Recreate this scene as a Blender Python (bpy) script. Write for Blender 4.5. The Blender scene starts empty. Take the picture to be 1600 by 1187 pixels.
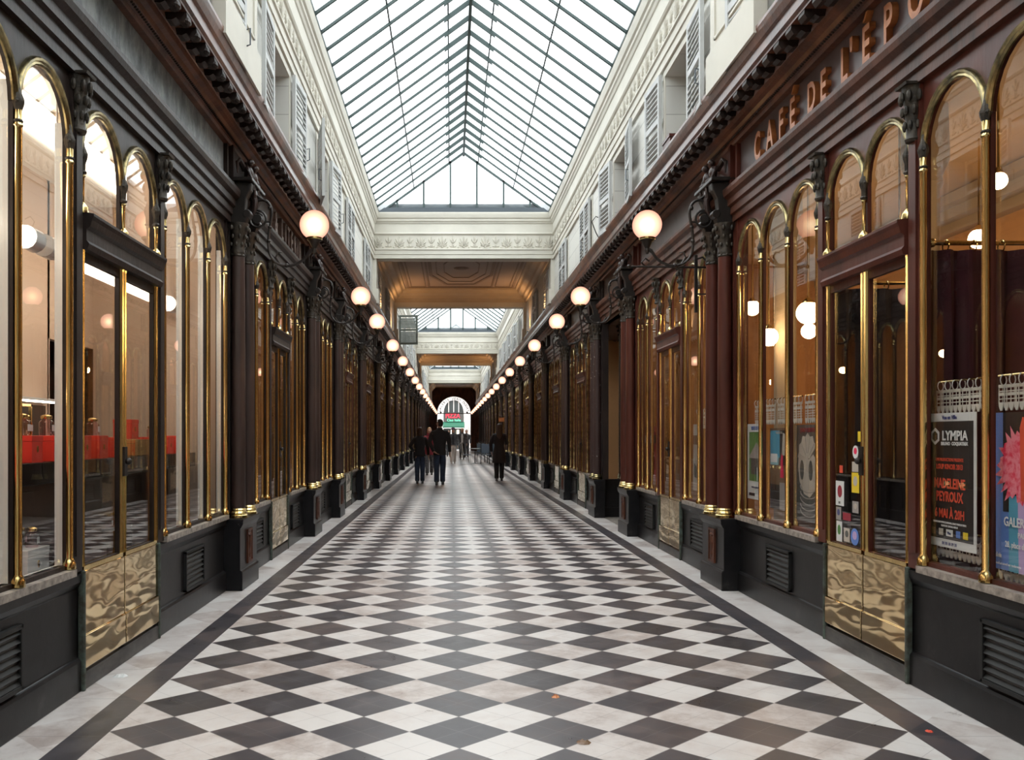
import bpy, math, random
from mathutils import Vector, Matrix
random.seed(7)
PI = math.pi
sc = bpy.context.scene
col = sc.collection

# ------------------------------------------------------------------ camera, sky, exposure
cam_d = bpy.data.cameras.new('camera'); cam = bpy.data.objects.new('camera', cam_d); col.objects.link(cam)
cam_d.sensor_width = 36.0; cam_d.sensor_fit = 'HORIZONTAL'
cam_d.lens = 1458.0 / 1600.0 * 36.0
cam_d.shift_x = (800 - 704.5) / 1600.0
cam_d.shift_y = (680 - 593.5) / 1600.0
cam_d.clip_start = 0.05; cam_d.clip_end = 400
cam.location = (0, 0, 1.4); cam.rotation_euler = (PI / 2, 0, 0)
sc.camera = cam
world = bpy.data.worlds.new('world'); sc.world = world; world.use_nodes = True
bg = world.node_tree.nodes['Background']
bg.inputs['Color'].default_value = (0.955, 0.98, 1.0, 1)
bg.inputs['Strength'].default_value = 4.2
sc.view_settings.view_transform = 'Standard'; sc.view_settings.look = 'None'
sc.view_settings.gamma = 1.0; sc.view_settings.use_curve_mapping = False
sc.view_settings.exposure = 0.12
sc.cycles.use_denoising = True
sc.cycles.max_bounces = 8; sc.cycles.diffuse_bounces = 4; sc.cycles.glossy_bounces = 4
sc.cycles.transparent_max_bounces = 16; sc.cycles.transmission_bounces = 4
sc.cycles.sample_clamp_indirect = 6.0
sc.cycles.caustics_reflective = False; sc.cycles.caustics_refractive = False
LAMP = 1.0                                   # strength of the wall globes
SHOP = 1.0                                   # strength of the shop lighting

# ------------------------------------------------------------------ materials
MATS = {}
def newmat(name):
    m = bpy.data.materials.new(name); m.use_nodes = True
    return m, m.node_tree, m.node_tree.nodes['Principled BSDF']
def node(nt, t, **kw):
    n = nt.nodes.new(t)
    for k, v in kw.items(): setattr(n, k, v)
    return n
def ramp(nt, fac, stops):
    r = node(nt, 'ShaderNodeValToRGB'); el = r.color_ramp.elements
    while len(el) > 2: el.remove(el[-1])
    el[0].position = stops[0][0]; el[0].color = (*stops[0][1], 1)
    el[1].position = stops[1][0]; el[1].color = (*stops[1][1], 1)
    for p, c in stops[2:]:
        e = el.new(p); e.color = (*c, 1)
    nt.links.new(fac, r.inputs[0]); return r.outputs[0]
def coords(nt, scale=(1, 1, 1), kind='Object'):
    tc = node(nt, 'ShaderNodeTexCoord'); mp = node(nt, 'ShaderNodeMapping')
    mp.inputs['Scale'].default_value = scale
    nt.links.new(tc.outputs[kind], mp.inputs[0]); return mp.outputs[0]
def noise(nt, vec, scale, detail=4, rough=0.6):
    n = node(nt, 'ShaderNodeTexNoise'); n.inputs['Scale'].default_value = scale
    n.inputs['Detail'].default_value = detail; n.inputs['Roughness'].default_value = rough
    nt.links.new(vec, n.inputs['Vector']); return n.outputs['Fac']
def bump(nt, bsdf, h, strength=0.3, dist=0.01):
    b = node(nt, 'ShaderNodeBump'); b.inputs['Strength'].default_value = strength
    b.inputs['Distance'].default_value = dist
    nt.links.new(h, b.inputs['Height']); nt.links.new(b.outputs[0], bsdf.inputs['Normal'])
def mat_simple(name, c, rough=0.6, metal=0.0, spec=0.5, coat=0.0, var=0.0, vs=8.0, c2=None, bmp=0.0, bs=40.0, scale=(1, 1, 1), lo=.35, hi=.65):
    m, nt, b = newmat(name)
    b.inputs['Base Color'].default_value = (*c, 1); b.inputs['Roughness'].default_value = rough
    b.inputs['Metallic'].default_value = metal; b.inputs['Specular IOR Level'].default_value = spec
    b.inputs['Coat Weight'].default_value = coat; b.inputs['Coat Roughness'].default_value = 0.15
    if c2 is None and var > 0: c2 = tuple(max(0, x * (1 - var)) for x in c)
    vec = coords(nt, scale)
    if c2 is not None:
        nt.links.new(ramp(nt, noise(nt, vec, vs), [(lo, c2), (hi, c)]), b.inputs['Base Color'])
    if bmp > 0: bump(nt, b, noise(nt, vec, bs), bmp)
    MATS[name] = m; return m
M = MATS
mat_simple('dark_wood', (.036, .023, .019), .48, spec=.25, coat=.05, c2=(.016, .011, .010), vs=5, bmp=.25, bs=30, scale=(1, 1, .3))
mat_simple('brown_wood', (.115, .040, .023), .45, spec=.24, coat=.03, c2=(.040, .016, .010), vs=5, bmp=.2, bs=30, scale=(1, 1, .3))
mat_simple('red_wood', (.115, .030, .019), .40, spec=.30, coat=.08, c2=(.055, .015, .011), vs=4, bmp=.12, bs=30, scale=(1, 1, .2))
mat_simple('cornice_wood', (.165, .058, .030), .36, spec=.45, coat=.18, c2=(.052, .018, .012), vs=4, bmp=.25, bs=25, scale=(1, .35, 1))
mat_simple('dark_column', (.060, .034, .028), .42, spec=.4, coat=.12, c2=(.030, .018, .016), vs=6, bmp=.2, bs=30, scale=(1, 1, .2))
mat_simple('chipped_column', (.045, .024, .022), .45, c2=(.5, .46, .42), vs=14, lo=.30, hi=.345, bmp=.3)
mat_simple('bronze', (.075, .062, .048), .48, metal=.6, c2=(.030, .026, .022), vs=20, bmp=.4, bs=60)
mat_simple('patina', (.10, .13, .11), .6, metal=.3, c2=(.05, .045, .035), vs=18, bmp=.4)
mat_simple('iron', (.040, .034, .031), .42, metal=.7)
mat_simple('brass', (.90, .68, .30), .17, metal=1.0, c2=(.62, .45, .18), vs=9, bmp=.10, bs=18, scale=(1, 1, .25))
mat_simple('old_brass', (.46, .36, .17), .28, metal=1.0, c2=(.13, .115, .065), vs=12, bmp=.15)
mat_simple('letter_gilt', (.56, .21, .065), .40, metal=.2, c2=(.34, .11, .04), vs=12)
mat_simple('letter_dull', (.17, .10, .075), .5, metal=.2, c2=(.09, .055, .045), vs=16)
mat_simple('marble_sill', (.42, .36, .31), .4, c2=(.16, .14, .12), vs=20)
mat_simple('cream', (.66, .63, .55), .6, var=.12, vs=1.2, bmp=.05)
mat_simple('cream_relief', (.62, .59, .51), .65, c2=(.48, .45, .39), vs=12, bmp=.3, bs=60)
mat_simple('cream_warm', (.52, .43, .32), .6, var=.15, vs=1.5)
mat_simple('ceiling_panel', (.30, .25, .22), .6, c2=(.30, .235, .20), vs=3, bmp=.1)
mat_simple('ceiling_line', (.21, .155, .125), .6, var=.2)
mat_simple('shutter_paint', (.52, .53, .525), .55, var=.15, vs=6, scale=(1, 1, .3))
mat_simple('shutter_green', (.19, .22, .20), .55, var=.2, vs=6)
mat_simple('window_paint', (.55, .56, .52), .5)
mat_simple('bar_metal', (.035, .060, .058), .5)
mat_simple('lead', (.07, .085, .10), .45, metal=.2)
mat_simple('black_iron', (.014, .014, .014), .5, spec=.3)
mat_simple('worn_stone', (.075, .068, .062), .5, c2=(.028, .025, .024), vs=14, scale=(.4, 1, 1))
mat_simple('black_gloss', (.012, .012, .013), .12, coat=.5)
mat_simple('white_gloss', (.80, .80, .78), .2)
mat_simple('boutique_wall', (.70, .53, .41), .55, var=.04, vs=.6)
mat_simple('boutique_ceiling', (.72, .66, .58), .6)
mat_simple('brown_panel', (.060, .032, .022), .3, var=.4, vs=5)
mat_simple('red_box', (.85, .055, .035), .38)
mat_simple('gold_foil', (.75, .52, .2), .25, metal=1)
mat_simple('cafe_wall', (.70, .40, .19), .6, var=.1, vs=2)
mat_simple('cafe_ceiling', (.72, .52, .32), .6, var=.08, vs=2)
mat_simple('shop_wall', (.58, .33, .15), .6, c2=(.34, .17, .07), vs=1.2)
mat_simple('shop_dark', (.07, .04, .028), .5, var=.5, vs=2)
mat_simple('curtain_red', (.075, .012, .020), .85, var=.4, vs=3)
mat_simple('curtain_dark', (.035, .028, .034), .85, var=.3, vs=3)
mat_simple('lace', (.70, .66, .58), .9)
mat_simple('cloth_black', (.020, .020, .023), .9)
mat_simple('cloth_coat', (.022, .017, .019), .85)
mat_simple('jeans', (.035, .055, .10), .85, var=.3, vs=12)
mat_simple('cloth_grey', (.12, .12, .125), .9, c2=(.03, .03, .035), vs=16)
mat_simple('cloth_cream', (.48, .41, .36), .9)
mat_simple('cloth_red', (.20, .02, .03), .9)
mat_simple('skin', (.52, .30, .21), .55)
mat_simple('hair_brown', (.045, .022, .014), .6)
mat_simple('hair_dark', (.018, .012, .010), .6)
mat_simple('hair_fair', (.42, .22, .09), .6)
mat_simple('hat_purple', (.16, .09, .15), .9)
mat_simple('shoe', (.012, .010, .010), .4)
mat_simple('slate_chair', (.10, .13, .17), .5)
mat_simple('chair_leg', (.60, .57, .53), .5)
mat_simple('pavement', (.30, .29, .28), .7, var=.2)
mat_simple('street_white', (.80, .77, .74), .7, var=.05)
mat_simple('street_dark', (.05, .06, .06), .4)
mat_simple('green_awning', (.015, .12, .07), .6)
mat_simple('wicker', (.30, .14, .05), .6, c2=(.16, .07, .03), vs=60)
mat_simple('bottle_green', (.03, .06, .03), .1)
for nm, c in dict(paper_white=(.72, .72, .70), ink_black=(.022, .018, .018), ink_red=(.75, .09, .045), ink_white=(.80, .79, .78),
                  ink_blue=(.12, .24, .62), ink_cyan=(.10, .36, .52), ink_yellow=(.82, .60, .03), ink_pink=(.80, .03, .10), ink_violet=(.55, .40, .68),
                  ink_green=(.10, .24, .07), ink_grey=(.34, .31, .29), ink_brown=(.20, .12, .07), ink_maroon=(.30, .02, .04), ink_navy=(.06, .07, .20),
                  ink_teal=(.35, .60, .66), ink_slate=(.085, .085, .080), ink_bone=(.52, .46, .39)).items():
    mat_simple(nm, c, .45)
mat_simple('flower_ink', (.80, .03, .09), .5, c2=(.90, .25, .32), vs=26, lo=.45, hi=.62)

def emit_mat(name, c, s):
    m = bpy.data.materials.new(name); m.use_nodes = True; nt = m.node_tree; nt.nodes.clear()
    e = node(nt, 'ShaderNodeEmission'); o = node(nt, 'ShaderNodeOutputMaterial')
    e.inputs[0].default_value = (*c, 1); e.inputs[1].default_value = s
    nt.links.new(e.outputs[0], o.inputs[0]); MATS[name] = m
emit_mat('tube_light', (1.0, .86, .68), 12.0 * SHOP)
emit_mat('cove_light', (1.0, .86, .70), 5.0 * SHOP)
emit_mat('spot_light', (1.0, .80, .55), 14.0 * SHOP)
emit_mat('shop_bulb', (1.0, .62, .28), 70.0 * SHOP)
emit_mat('uplight_lens', (1.0, .62, .30), 3.0)
emit_mat('cafe_bulb', (1.0, .66, .34), 34.0 * SHOP)
emit_mat('neon_red', (1.0, .05, .08), 3.0)
emit_mat('neon_mint', (.25, .95, .62), 1.6)
def frosted_globe():
    m = bpy.data.materials.new('globe_glass'); m.use_nodes = True; nt = m.node_tree; nt.nodes.clear()
    lw = node(nt, 'ShaderNodeLayerWeight'); lw.inputs[0].default_value = .5
    cc = ramp(nt, lw.outputs['Facing'], [(0.0, (3.4, 2.5, 1.6)), (.08, (2.5, 1.6, 1.0)), (.22, (1.8, .98, .66)), (.55, (1.35, .64, .44)), (1.0, (1.0, .42, .30))])
    e = node(nt, 'ShaderNodeEmission'); e.inputs[1].default_value = 1.0 * LAMP; nt.links.new(cc, e.inputs[0])
    o = node(nt, 'ShaderNodeOutputMaterial'); nt.links.new(e.outputs[0], o.inputs[0]); MATS['globe_glass'] = m
frosted_globe()

def glass_mat(name, tint=(.97, .97, .96), ior=1.5, diff=0.0, rough=0.0):
    m = bpy.data.materials.new(name); m.use_nodes = True; nt = m.node_tree; nt.nodes.clear()
    t = node(nt, 'ShaderNodeBsdfTransparent'); t.inputs[0].default_value = (*tint, 1)
    g = node(nt, 'ShaderNodeBsdfGlossy'); g.inputs['Roughness'].default_value = rough
    geo = node(nt, 'ShaderNodeNewGeometry'); dt = node(nt, 'ShaderNodeVectorMath', operation='DOT_PRODUCT')
    nt.links.new(geo.outputs['Normal'], dt.inputs[0]); nt.links.new(geo.outputs['Incoming'], dt.inputs[1])
    def mt(op, a, b=None):                         # Schlick reflectance of a thin sheet, the same from both sides
        n = node(nt, 'ShaderNodeMath', operation=op)
        for i, x in enumerate((a, b)):
            if x is None: continue
            if isinstance(x, (int, float)): n.inputs[i].default_value = x
            else: nt.links.new(x, n.inputs[i])
        return n.outputs[0]
    r0 = ((ior - 1) / (ior + 1)) ** 2
    cc = mt('SUBTRACT', 1.0, mt('ABSOLUTE', dt.outputs['Value'])); R = mt('ADD', mt('MULTIPLY', mt('POWER', cc, 5.0), 1 - r0), r0)
    R = mt('DIVIDE', mt('MULTIPLY', R, 2.0), mt('ADD', R, 1.0))
    mx = node(nt, 'ShaderNodeMixShader'); o = node(nt, 'ShaderNodeOutputMaterial')
    nt.links.new(R, mx.inputs[0]); nt.links.new(t.outputs[0], mx.inputs[1]); nt.links.new(g.outputs[0], mx.inputs[2])
    out = mx.outputs[0]
    if diff > 0:
        tr = node(nt, 'ShaderNodeBsdfTranslucent'); tr.inputs[0].default_value = (*tint, 1)
        m2 = node(nt, 'ShaderNodeMixShader'); m2.inputs[0].default_value = diff
        nt.links.new(out, m2.inputs[1]); nt.links.new(tr.outputs[0], m2.inputs[2]); out = m2.outputs[0]
    nt.links.new(out, o.inputs[0]); MATS[name] = m
glass_mat('glass', ior=1.45)
mat_simple('patina_edge', (.22, .27, .24), .6, metal=.2, c2=(.09, .09, .07), vs=30)
glass_mat('milk_glass', tint=(.98, .97, .96), ior=1.3, diff=.5)
glass_mat('roof_glass', tint=(.93, .97, .97), ior=1.35, diff=.25)
glass_mat('bottle_glass', tint=(.97, .95, .94), ior=1.5)
glass_mat('amber_glass', tint=(.92, .58, .28), ior=1.5)
glass_mat('pink_glass', tint=(.93, .74, .75), ior=1.5)
def mirror():
    m, nt, b = newmat('aged_mirror'); b.inputs['Metallic'].default_value = 1; b.inputs['Base Color'].default_value = (.72, .68, .64, 1)
    b.inputs['Roughness'].default_value = .04; bump(nt, b, noise(nt, coords(nt), 3), .1, .02); MATS['aged_mirror'] = m
mirror()
def kick():
    m, nt, b = newmat('kick_brass'); b.inputs['Metallic'].default_value = 1; b.inputs['Base Color'].default_value = (.70, .54, .30, 1)
    b.inputs['Roughness'].default_value = .07
    bump(nt, b, noise(nt, coords(nt, (1, 1, 2.2)), 2.4, 1.2, .5), .26, .05); MATS['kick_brass'] = m
kick()
def black_marble():
    m, nt, b = newmat('black_marble'); v = coords(nt)
    n1 = noise(nt, v, 3.5, 8, .65)
    c = ramp(nt, n1, [(.30, (.008, .008, .009)), (.62, (.018, .017, .018)), (.72, (.035, .033, .032))])
    n2 = noise(nt, coords(nt, (1, 1, 1.6)), 26, 6, .7)
    sp = ramp(nt, n2, [(.70, (0, 0, 0)), (.76, (.42, .42, .41))])
    ad = node(nt, 'ShaderNodeMixRGB', blend_type='ADD'); ad.inputs[0].default_value = .55
    nt.links.new(c, ad.inputs[1]); nt.links.new(sp, ad.inputs[2]); nt.links.new(ad.outputs[0], b.inputs['Base Color'])
    b.inputs['Roughness'].default_value = .30; b.inputs['Specular IOR Level'].default_value = .16
    bump(nt, b, n1, .15); MATS['black_marble'] = m
black_marble()
def fascia_grey():
    m, nt, b = newmat('fascia_grey'); v = coords(nt, (1, 1, .5))
    c = ramp(nt, noise(nt, v, 5, 7, .7), [(.36, (.05, .056, .062)), (.48, (.17, .19, .20)), (.62, (.36, .385, .39))])
    nt.links.new(c, b.inputs['Base Color']); b.inputs['Roughness'].default_value = .45; MATS['fascia_grey'] = m
    m, nt, b = newmat('fascia_mauve'); v = coords(nt)
    c = ramp(nt, noise(nt, v, 3, 6, .6), [(.34, (.060, .036, .036)), (.66, (.115, .075, .074))])
    nt.links.new(c, b.inputs['Base Color']); b.inputs['Roughness'].default_value = .4; MATS['fascia_mauve'] = m
    m, nt, b = newmat('fascia_brown'); v = coords(nt)
    c = ramp(nt, noise(nt, v, 3, 6, .6), [(.34, (.036, .022, .018)), (.66, (.085, .050, .038))])
    nt.links.new(c, b.inputs['Base Color']); b.inputs['Roughness'].default_value = .4; MATS['fascia_brown'] = m
fascia_grey()
def ashlar():                                     # painted wall of smooth blocks, thin joints
    m, nt, b = newmat('ashlar_paint'); tc = node(nt, 'ShaderNodeTexCoord'); sp = node(nt, 'ShaderNodeSeparateXYZ'); cb = node(nt, 'ShaderNodeCombineXYZ')
    nt.links.new(tc.outputs['Object'], sp.inputs[0]); nt.links.new(sp.outputs['Y'], cb.inputs[0]); nt.links.new(sp.outputs['Z'], cb.inputs[1])
    br = node(nt, 'ShaderNodeTexBrick'); nt.links.new(cb.outputs[0], br.inputs['Vector'])
    br.inputs['Scale'].default_value = 1.0; br.inputs['Brick Width'].default_value = 1.55; br.inputs['Row Height'].default_value = .30
    br.inputs['Mortar Size'].default_value = .004; br.inputs['Color1'].default_value = (.66, .65, .60, 1); br.inputs['Color2'].default_value = (.62, .61, .57, 1)
    br.inputs['Mortar'].default_value = (.34, .33, .30, 1)
    nt.links.new(br.outputs['Color'], b.inputs['Base Color']); b.inputs['Roughness'].default_value = .6; MATS['ashlar_paint'] = m
ashlar()
# floor: squares laid on the diagonal between two dark bands
D = .472; FX0 = -1.613; FY0 = 4.41
def math_(nt, op, a, b=None, c=None):
    n = node(nt, 'ShaderNodeMath', operation=op)
    for i, x in enumerate((a, b, c)):
        if x is None: continue
        if isinstance(x, (int, float)): n.inputs[i].default_value = x
        else: nt.links.new(x, n.inputs[i])
    return n.outputs[0]
def floor_mat():
    m, nt, b = newmat('diagonal_tiles')
    tc = node(nt, 'ShaderNodeTexCoord'); sp = node(nt, 'ShaderNodeSeparateXYZ'); nt.links.new(tc.outputs['Object'], sp.inputs[0])
    X, Y = sp.outputs['X'], sp.outputs['Y']
    xs = math_(nt, 'DIVIDE', math_(nt, 'SUBTRACT', X, FX0 + D / 2), D)
    ys = math_(nt, 'DIVIDE', math_(nt, 'SUBTRACT', Y, FY0), D)
    a = math_(nt, 'ADD', math_(nt, 'ADD', xs, ys), .5); c = math_(nt, 'ADD', math_(nt, 'SUBTRACT', xs, ys), .5)
    fa = math_(nt, 'FLOOR', a); fc = math_(nt, 'FLOOR', c)
    # dark diamond where both rotated cell indices have the same parity
    par = math_(nt, 'ABSOLUTE', math_(nt, 'MODULO', math_(nt, 'ADD', fa, fc), 2.0))
    par = math_(nt, 'GREATER_THAN', par, .5)                 # 1 = light
    # joints on the tile grid and, fainter, half way
    def joint(v, wd, mul=1.0):
        f = math_(nt, 'FRACT', math_(nt, 'MULTIPLY', v, mul)); e = math_(nt, 'MINIMUM', f, math_(nt, 'SUBTRACT', 1.0, f))
        return math_(nt, 'LESS_THAN', e, wd)
    j = math_(nt, 'MAXIMUM', joint(a, .006), joint(c, .006))
    j2 = math_(nt, 'MAXIMUM', joint(a, .010, 2), joint(c, .010, 2))
    # band and border
    ax = math_(nt, 'ABSOLUTE', math_(nt, 'SUBTRACT', X, .275))
    band = math_(nt, 'MULTIPLY', math_(nt, 'GREATER_THAN', ax, 1.888), math_(nt, 'LESS_THAN', ax, 2.055))
    outer = math_(nt, 'GREATER_THAN', ax, 2.055)
    inner = math_(nt, 'SUBTRACT', 1.0, math_(nt, 'MINIMUM', 1.0, math_(nt, 'ADD', band, outer)))
    light = math_(nt, 'ADD', math_(nt, 'MULTIPLY', par, inner), outer)
    v = coords(nt)
    # per tile tone
    cv = node(nt, 'ShaderNodeCombineXYZ'); nt.links.new(fa, cv.inputs[0]); nt.links.new(fc, cv.inputs[1])
    wn = node(nt, 'ShaderNodeTexWhiteNoise'); nt.links.new(cv.outputs[0], wn.inputs['Vector'])
    nz = noise(nt, v, 5, 8, .7)
    mixf = math_(nt, 'ADD', math_(nt, 'MULTIPLY', nz, .7), math_(nt, 'MULTIPLY', wn.outputs['Value'], .3))
    lc = ramp(nt, mixf, [(.30, (.42, .35, .32)), (.46, (.62, .565, .54)), (.62, (.70, .665, .645))])
    dc = ramp(nt, mixf, [(.30, (.034, .030, .036)), (.50, (.056, .050, .058)), (.70, (.105, .078, .076))])
    mx = node(nt, 'ShaderNodeMixRGB'); nt.links.new(light, mx.inputs[0]); nt.links.new(dc, mx.inputs[1]); nt.links.new(lc, mx.inputs[2])
    # worn pale scuffs on the dark tiles
    sc_ = ramp(nt, noise(nt, coords(nt, (1, 2.2, 1)), 9, 6, .75), [(.69, (0, 0, 0)), (.74, (1, 1, 1))])
    m3 = node(nt, 'ShaderNodeMixRGB'); nt.links.new(math_(nt, 'MULTIPLY', sc_, .35), m3.inputs[0]); nt.links.new(mx.outputs[0], m3.inputs[1]); m3.inputs[2].default_value = (.30, .27, .25, 1)
    jj = math_(nt, 'MULTIPLY', math_(nt, 'MAXIMUM', math_(nt, 'MULTIPLY', j, .8), math_(nt, 'MULTIPLY', j2, .42)), inner)
    m4 = node(nt, 'ShaderNodeMixRGB'); nt.links.new(jj, m4.inputs[0]); nt.links.new(m3.outputs[0], m4.inputs[1]); m4.inputs[2].default_value = (.22, .20, .19, 1)
    # slab joints across the border
    fb = math_(nt, 'FRACT', math_(nt, 'DIVIDE', Y, .62)); jb = math_(nt, 'MULTIPLY', math_(nt, 'LESS_THAN', fb, .008), math_(nt, 'SUBTRACT', 1.0, inner))
    m5 = node(nt, 'ShaderNodeMixRGB'); nt.links.new(math_(nt, 'MULTIPLY', jb, .6), m5.inputs[0]); nt.links.new(m4.outputs[0], m5.inputs[1]); m5.inputs[2].default_value = (.15, .14, .13, 1)
    nt.links.new(m5.outputs[0], b.inputs['Base Color'])
    rr = node(nt, 'ShaderNodeMapRange'); nt.links.new(nz, rr.inputs[0]); rr.inputs[1].default_value = .3; rr.inputs[2].default_value = .7
    rr.inputs[3].default_value = .26; rr.inputs[4].default_value = .42; nt.links.new(rr.outputs[0], b.inputs['Roughness'])
    bump(nt, b, noise(nt, v, 3, 3, .5), .12, .01)
    MATS['diagonal_tiles'] = m
floor_mat()

# ------------------------------------------------------------------ mesh helpers
KIDS = {}
def setp(o, parent):
    o.parent = parent
    if parent is not None: KIDS.setdefault(parent.name, []).append(o)
class MB:
    def __init__(s): s.v = []; s.f = []
    def add(s, vs, fs):
        o = len(s.v); s.v += [tuple(p) for p in vs]; s.f += [tuple(i + o for i in f) for f in fs]; return s
    def box(s, x0, x1, y0, y1, z0, z1):
        return s.add([(x0, y0, z0), (x1, y0, z0), (x1, y1, z0), (x0, y1, z0), (x0, y0, z1), (x1, y0, z1), (x1, y1, z1), (x0, y1, z1)],
                     [(0, 3, 2, 1), (4, 5, 6, 7), (0, 1, 5, 4), (1, 2, 6, 5), (2, 3, 7, 6), (3, 0, 4, 7)])
    def prism(s, prof, a0, a1, axis='x'):
        """closed 2D profile swept straight; axis x: prof=(y,z); y: (x,z); z: (x,y)"""
        n = len(prof)
        def P(p, a): return {'x': (a, p[0], p[1]), 'y': (p[0], a, p[1]), 'z': (p[0], p[1], a)}[axis]
        vs = [P(p, a0) for p in prof] + [P(p, a1) for p in prof]
        fs = [(i, (i + 1) % n, n + (i + 1) % n, n + i) for i in range(n)] + [tuple(range(n - 1, -1, -1)), tuple(range(n, 2 * n))]
        return s.add(vs, fs)
    def loft(s, rings, cap=True, closed=True):
        n = len(rings[0]); vs = [p for r in rings for p in r]; fs = []
        for k in range(len(rings) - 1):
            for i in range(n if closed else n - 1):
                j = (i + 1) % n; fs.append((k * n + i, k * n + j, (k + 1) * n + j, (k + 1) * n + i))
        if cap and closed: fs += [tuple(range(n - 1, -1, -1)), tuple((len(rings) - 1) * n + i for i in range(n))]
        return s.add(vs, fs)
    def lathe(s, prof, c=(0, 0, 0), n=16, sx=1, sy=1):
        return s.loft([[(c[0] + r * sx * math.cos(2 * PI * i / n), c[1] + r * sy * math.sin(2 * PI * i / n), c[2] + z) for i in range(n)] for r, z in prof])
    def tube(s, path, r, n=8, cap=True):
        P = [Vector(p) for p in path]; rings = []; up = None
        for i, p in enumerate(P):
            t = (P[min(i + 1, len(P) - 1)] - P[max(i - 1, 0)]).normalized()
            if up is None:
                up = Vector((0, 0, 1)) if abs(t.z) < .9 else Vector((0, 1, 0))
            a = t.cross(up)
            if a.length < 1e-4: a = t.cross(Vector((1, 0, 0)))
            a.normalize(); b = a.cross(t).normalized(); up = b
            rr = r[i] if isinstance(r, (list, tuple)) else r
            rings.append([p + (a * math.cos(2 * PI * k / n) + b * math.sin(2 * PI * k / n)) * rr for k in range(n)])
        return s.loft(rings, cap)
    def ball(s, c, r, n=12, m=8, sq=(1, 1, 1)):
        return s.lathe([(max(r * math.sin(PI * k / m), 1e-4) , -r * math.cos(PI * k / m) * sq[2]) for k in range(m + 1)], c, n, sq[0], sq[1])
    def sweep_xz(s, pts, nrm, prof):
        """profile (outward in the plane, y) along a path in the xz plane"""
        return s.loft([[(p[0] + nn[0] * a, b, p[1] + nn[1] * a) for a, b in prof] for p, nn in zip(pts, nrm)])
    def build(s, name, mat, parent=None, smooth=True, bevel=0, ang=35, loc=None):
        me = bpy.data.meshes.new(name); me.from_pydata(s.v, [], s.f); me.materials.append(MATS[mat] if isinstance(mat, str) else mat)
        if smooth:
            me.polygons.foreach_set('use_smooth', [True] * len(me.polygons)); me.update()
            me.set_sharp_from_angle(angle=math.radians(ang))
        me.update()
        o = bpy.data.objects.new(name, me); col.objects.link(o)
        setp(o, parent)
        if loc is not None: o.location = loc
        if bevel:
            b = o.modifiers.new('bevel', 'BEVEL'); b.width = bevel; b.segments = 2; b.limit_method = 'ANGLE'; b.angle_limit = math.radians(40)
        return o
def recalc(o):
    import bmesh
    bm = bmesh.new(); bm.from_mesh(o.data); bmesh.ops.recalc_face_normals(bm, faces=bm.faces); bm.to_mesh(o.data); bm.free()
def tag(o, label=None, cat=None, group=None, kind=None):
    if label: o['label'] = label
    if cat: o['category'] = cat
    if group: o['group'] = group
    if kind: o['kind'] = kind
    return o
def empty(name, loc=(0, 0, 0), rz=0, label=None, cat=None, group=None):
    o = bpy.data.objects.new(name, None); col.objects.link(o); o.empty_display_size = .1
    o.location = loc; o.rotation_euler = (0, 0, rz); tag(o, label, cat, group); return o
def copy_tree(o, parent=None):
    c = o.copy(); col.objects.link(c); setp(c, parent)
    for ch in kids(o): copy_tree(ch, c)
    return c
def kids(o):
    return list(KIDS.get(o.name, ()))
def text_mesh(txt, size, ext=.004, bold=0.0, name='lettering', mat='ink_white', parent=None, loc=(0, 0, 0), sx=1.0, align='CENTER', rot=(PI / 2, 0, 0), res=3):
    cu = bpy.data.curves.new('t', 'FONT'); cu.body = txt; cu.size = size; cu.extrude = ext; cu.offset = bold; cu.align_x = align; cu.align_y = 'BOTTOM_BASELINE'
    cu.resolution_u = res
    t = bpy.data.objects.new('t', cu); col.objects.link(t); dg = bpy.context.evaluated_depsgraph_get(); dg.update()
    me = bpy.data.meshes.new_from_object(t.evaluated_get(dg)); bpy.data.objects.remove(t); bpy.data.curves.remove(cu)
    for v in me.vertices: v.co.x *= sx
    me.materials.clear(); me.materials.append(MATS[mat]); me.name = name
    o = bpy.data.objects.new(name, me); col.objects.link(o); o.location = loc; o.rotation_euler = rot
    setp(o, parent)
    return o
ORD = ['first', 'second', 'third', 'fourth', 'fifth', 'sixth', 'seventh', 'eighth', 'ninth', 'tenth', 'eleventh', 'twelfth', 'thirteenth',
       'fourteenth', 'fifteenth', 'sixteenth', 'seventeenth', 'eighteenth', 'nineteenth', 'twentieth', 'twenty-first', 'twenty-second']
SN = {-1: 'left', 1: 'right'}
CX = .28
FP = {-1: -2.04, 1: 2.60}                      # plane of the shop fronts
RZ = {-1: PI / 2, 1: -PI / 2}
def world_pt(s, Y, x=0, y=0):                  # local (x along the front, y inwards) to world
    return (FP[s] - y if s < 0 else FP[s] + y, Y + (x if s < 0 else -x))
YEND = 85.5
PIL = [2.75, 8.75, 13.25] + [16.2 + 4.33 * k for k in range(17)]
# ================================================================== THE SETTING
def S(o): o['kind'] = 'structure'; return o
def at_side(o, s, Y):
    o.location = (FP[s], Y, 0); o.rotation_euler = (0, 0, RZ[s]); return o
# floor of the passage (with the side entrance on the right) and of the shops
fl = MB().box(FP[-1] + .0, FP[1] + .0, -4.3, YEND + .4, -.1, 0).build('floor', 'diagonal_tiles', smooth=False); S(fl)
S(MB().box(-6, FP[-1], -4.3, YEND, -.1, .0).box(FP[1] + 1.1, 6.3, -4.3, YEND, -.1, .0).box(FP[1], FP[1] + 1.1, -4.3, 13.4, -.1, .0).box(FP[1], FP[1] + 1.1, 16.3, YEND, -.1, .0).build('floor_shops', 'shop_dark', smooth=False))
S(MB().box(FP[1], FP[1] + 1.1, 13.4, 16.3, -.1, .0).build('floor_side_entrance', 'marble_sill', smooth=False))

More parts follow.
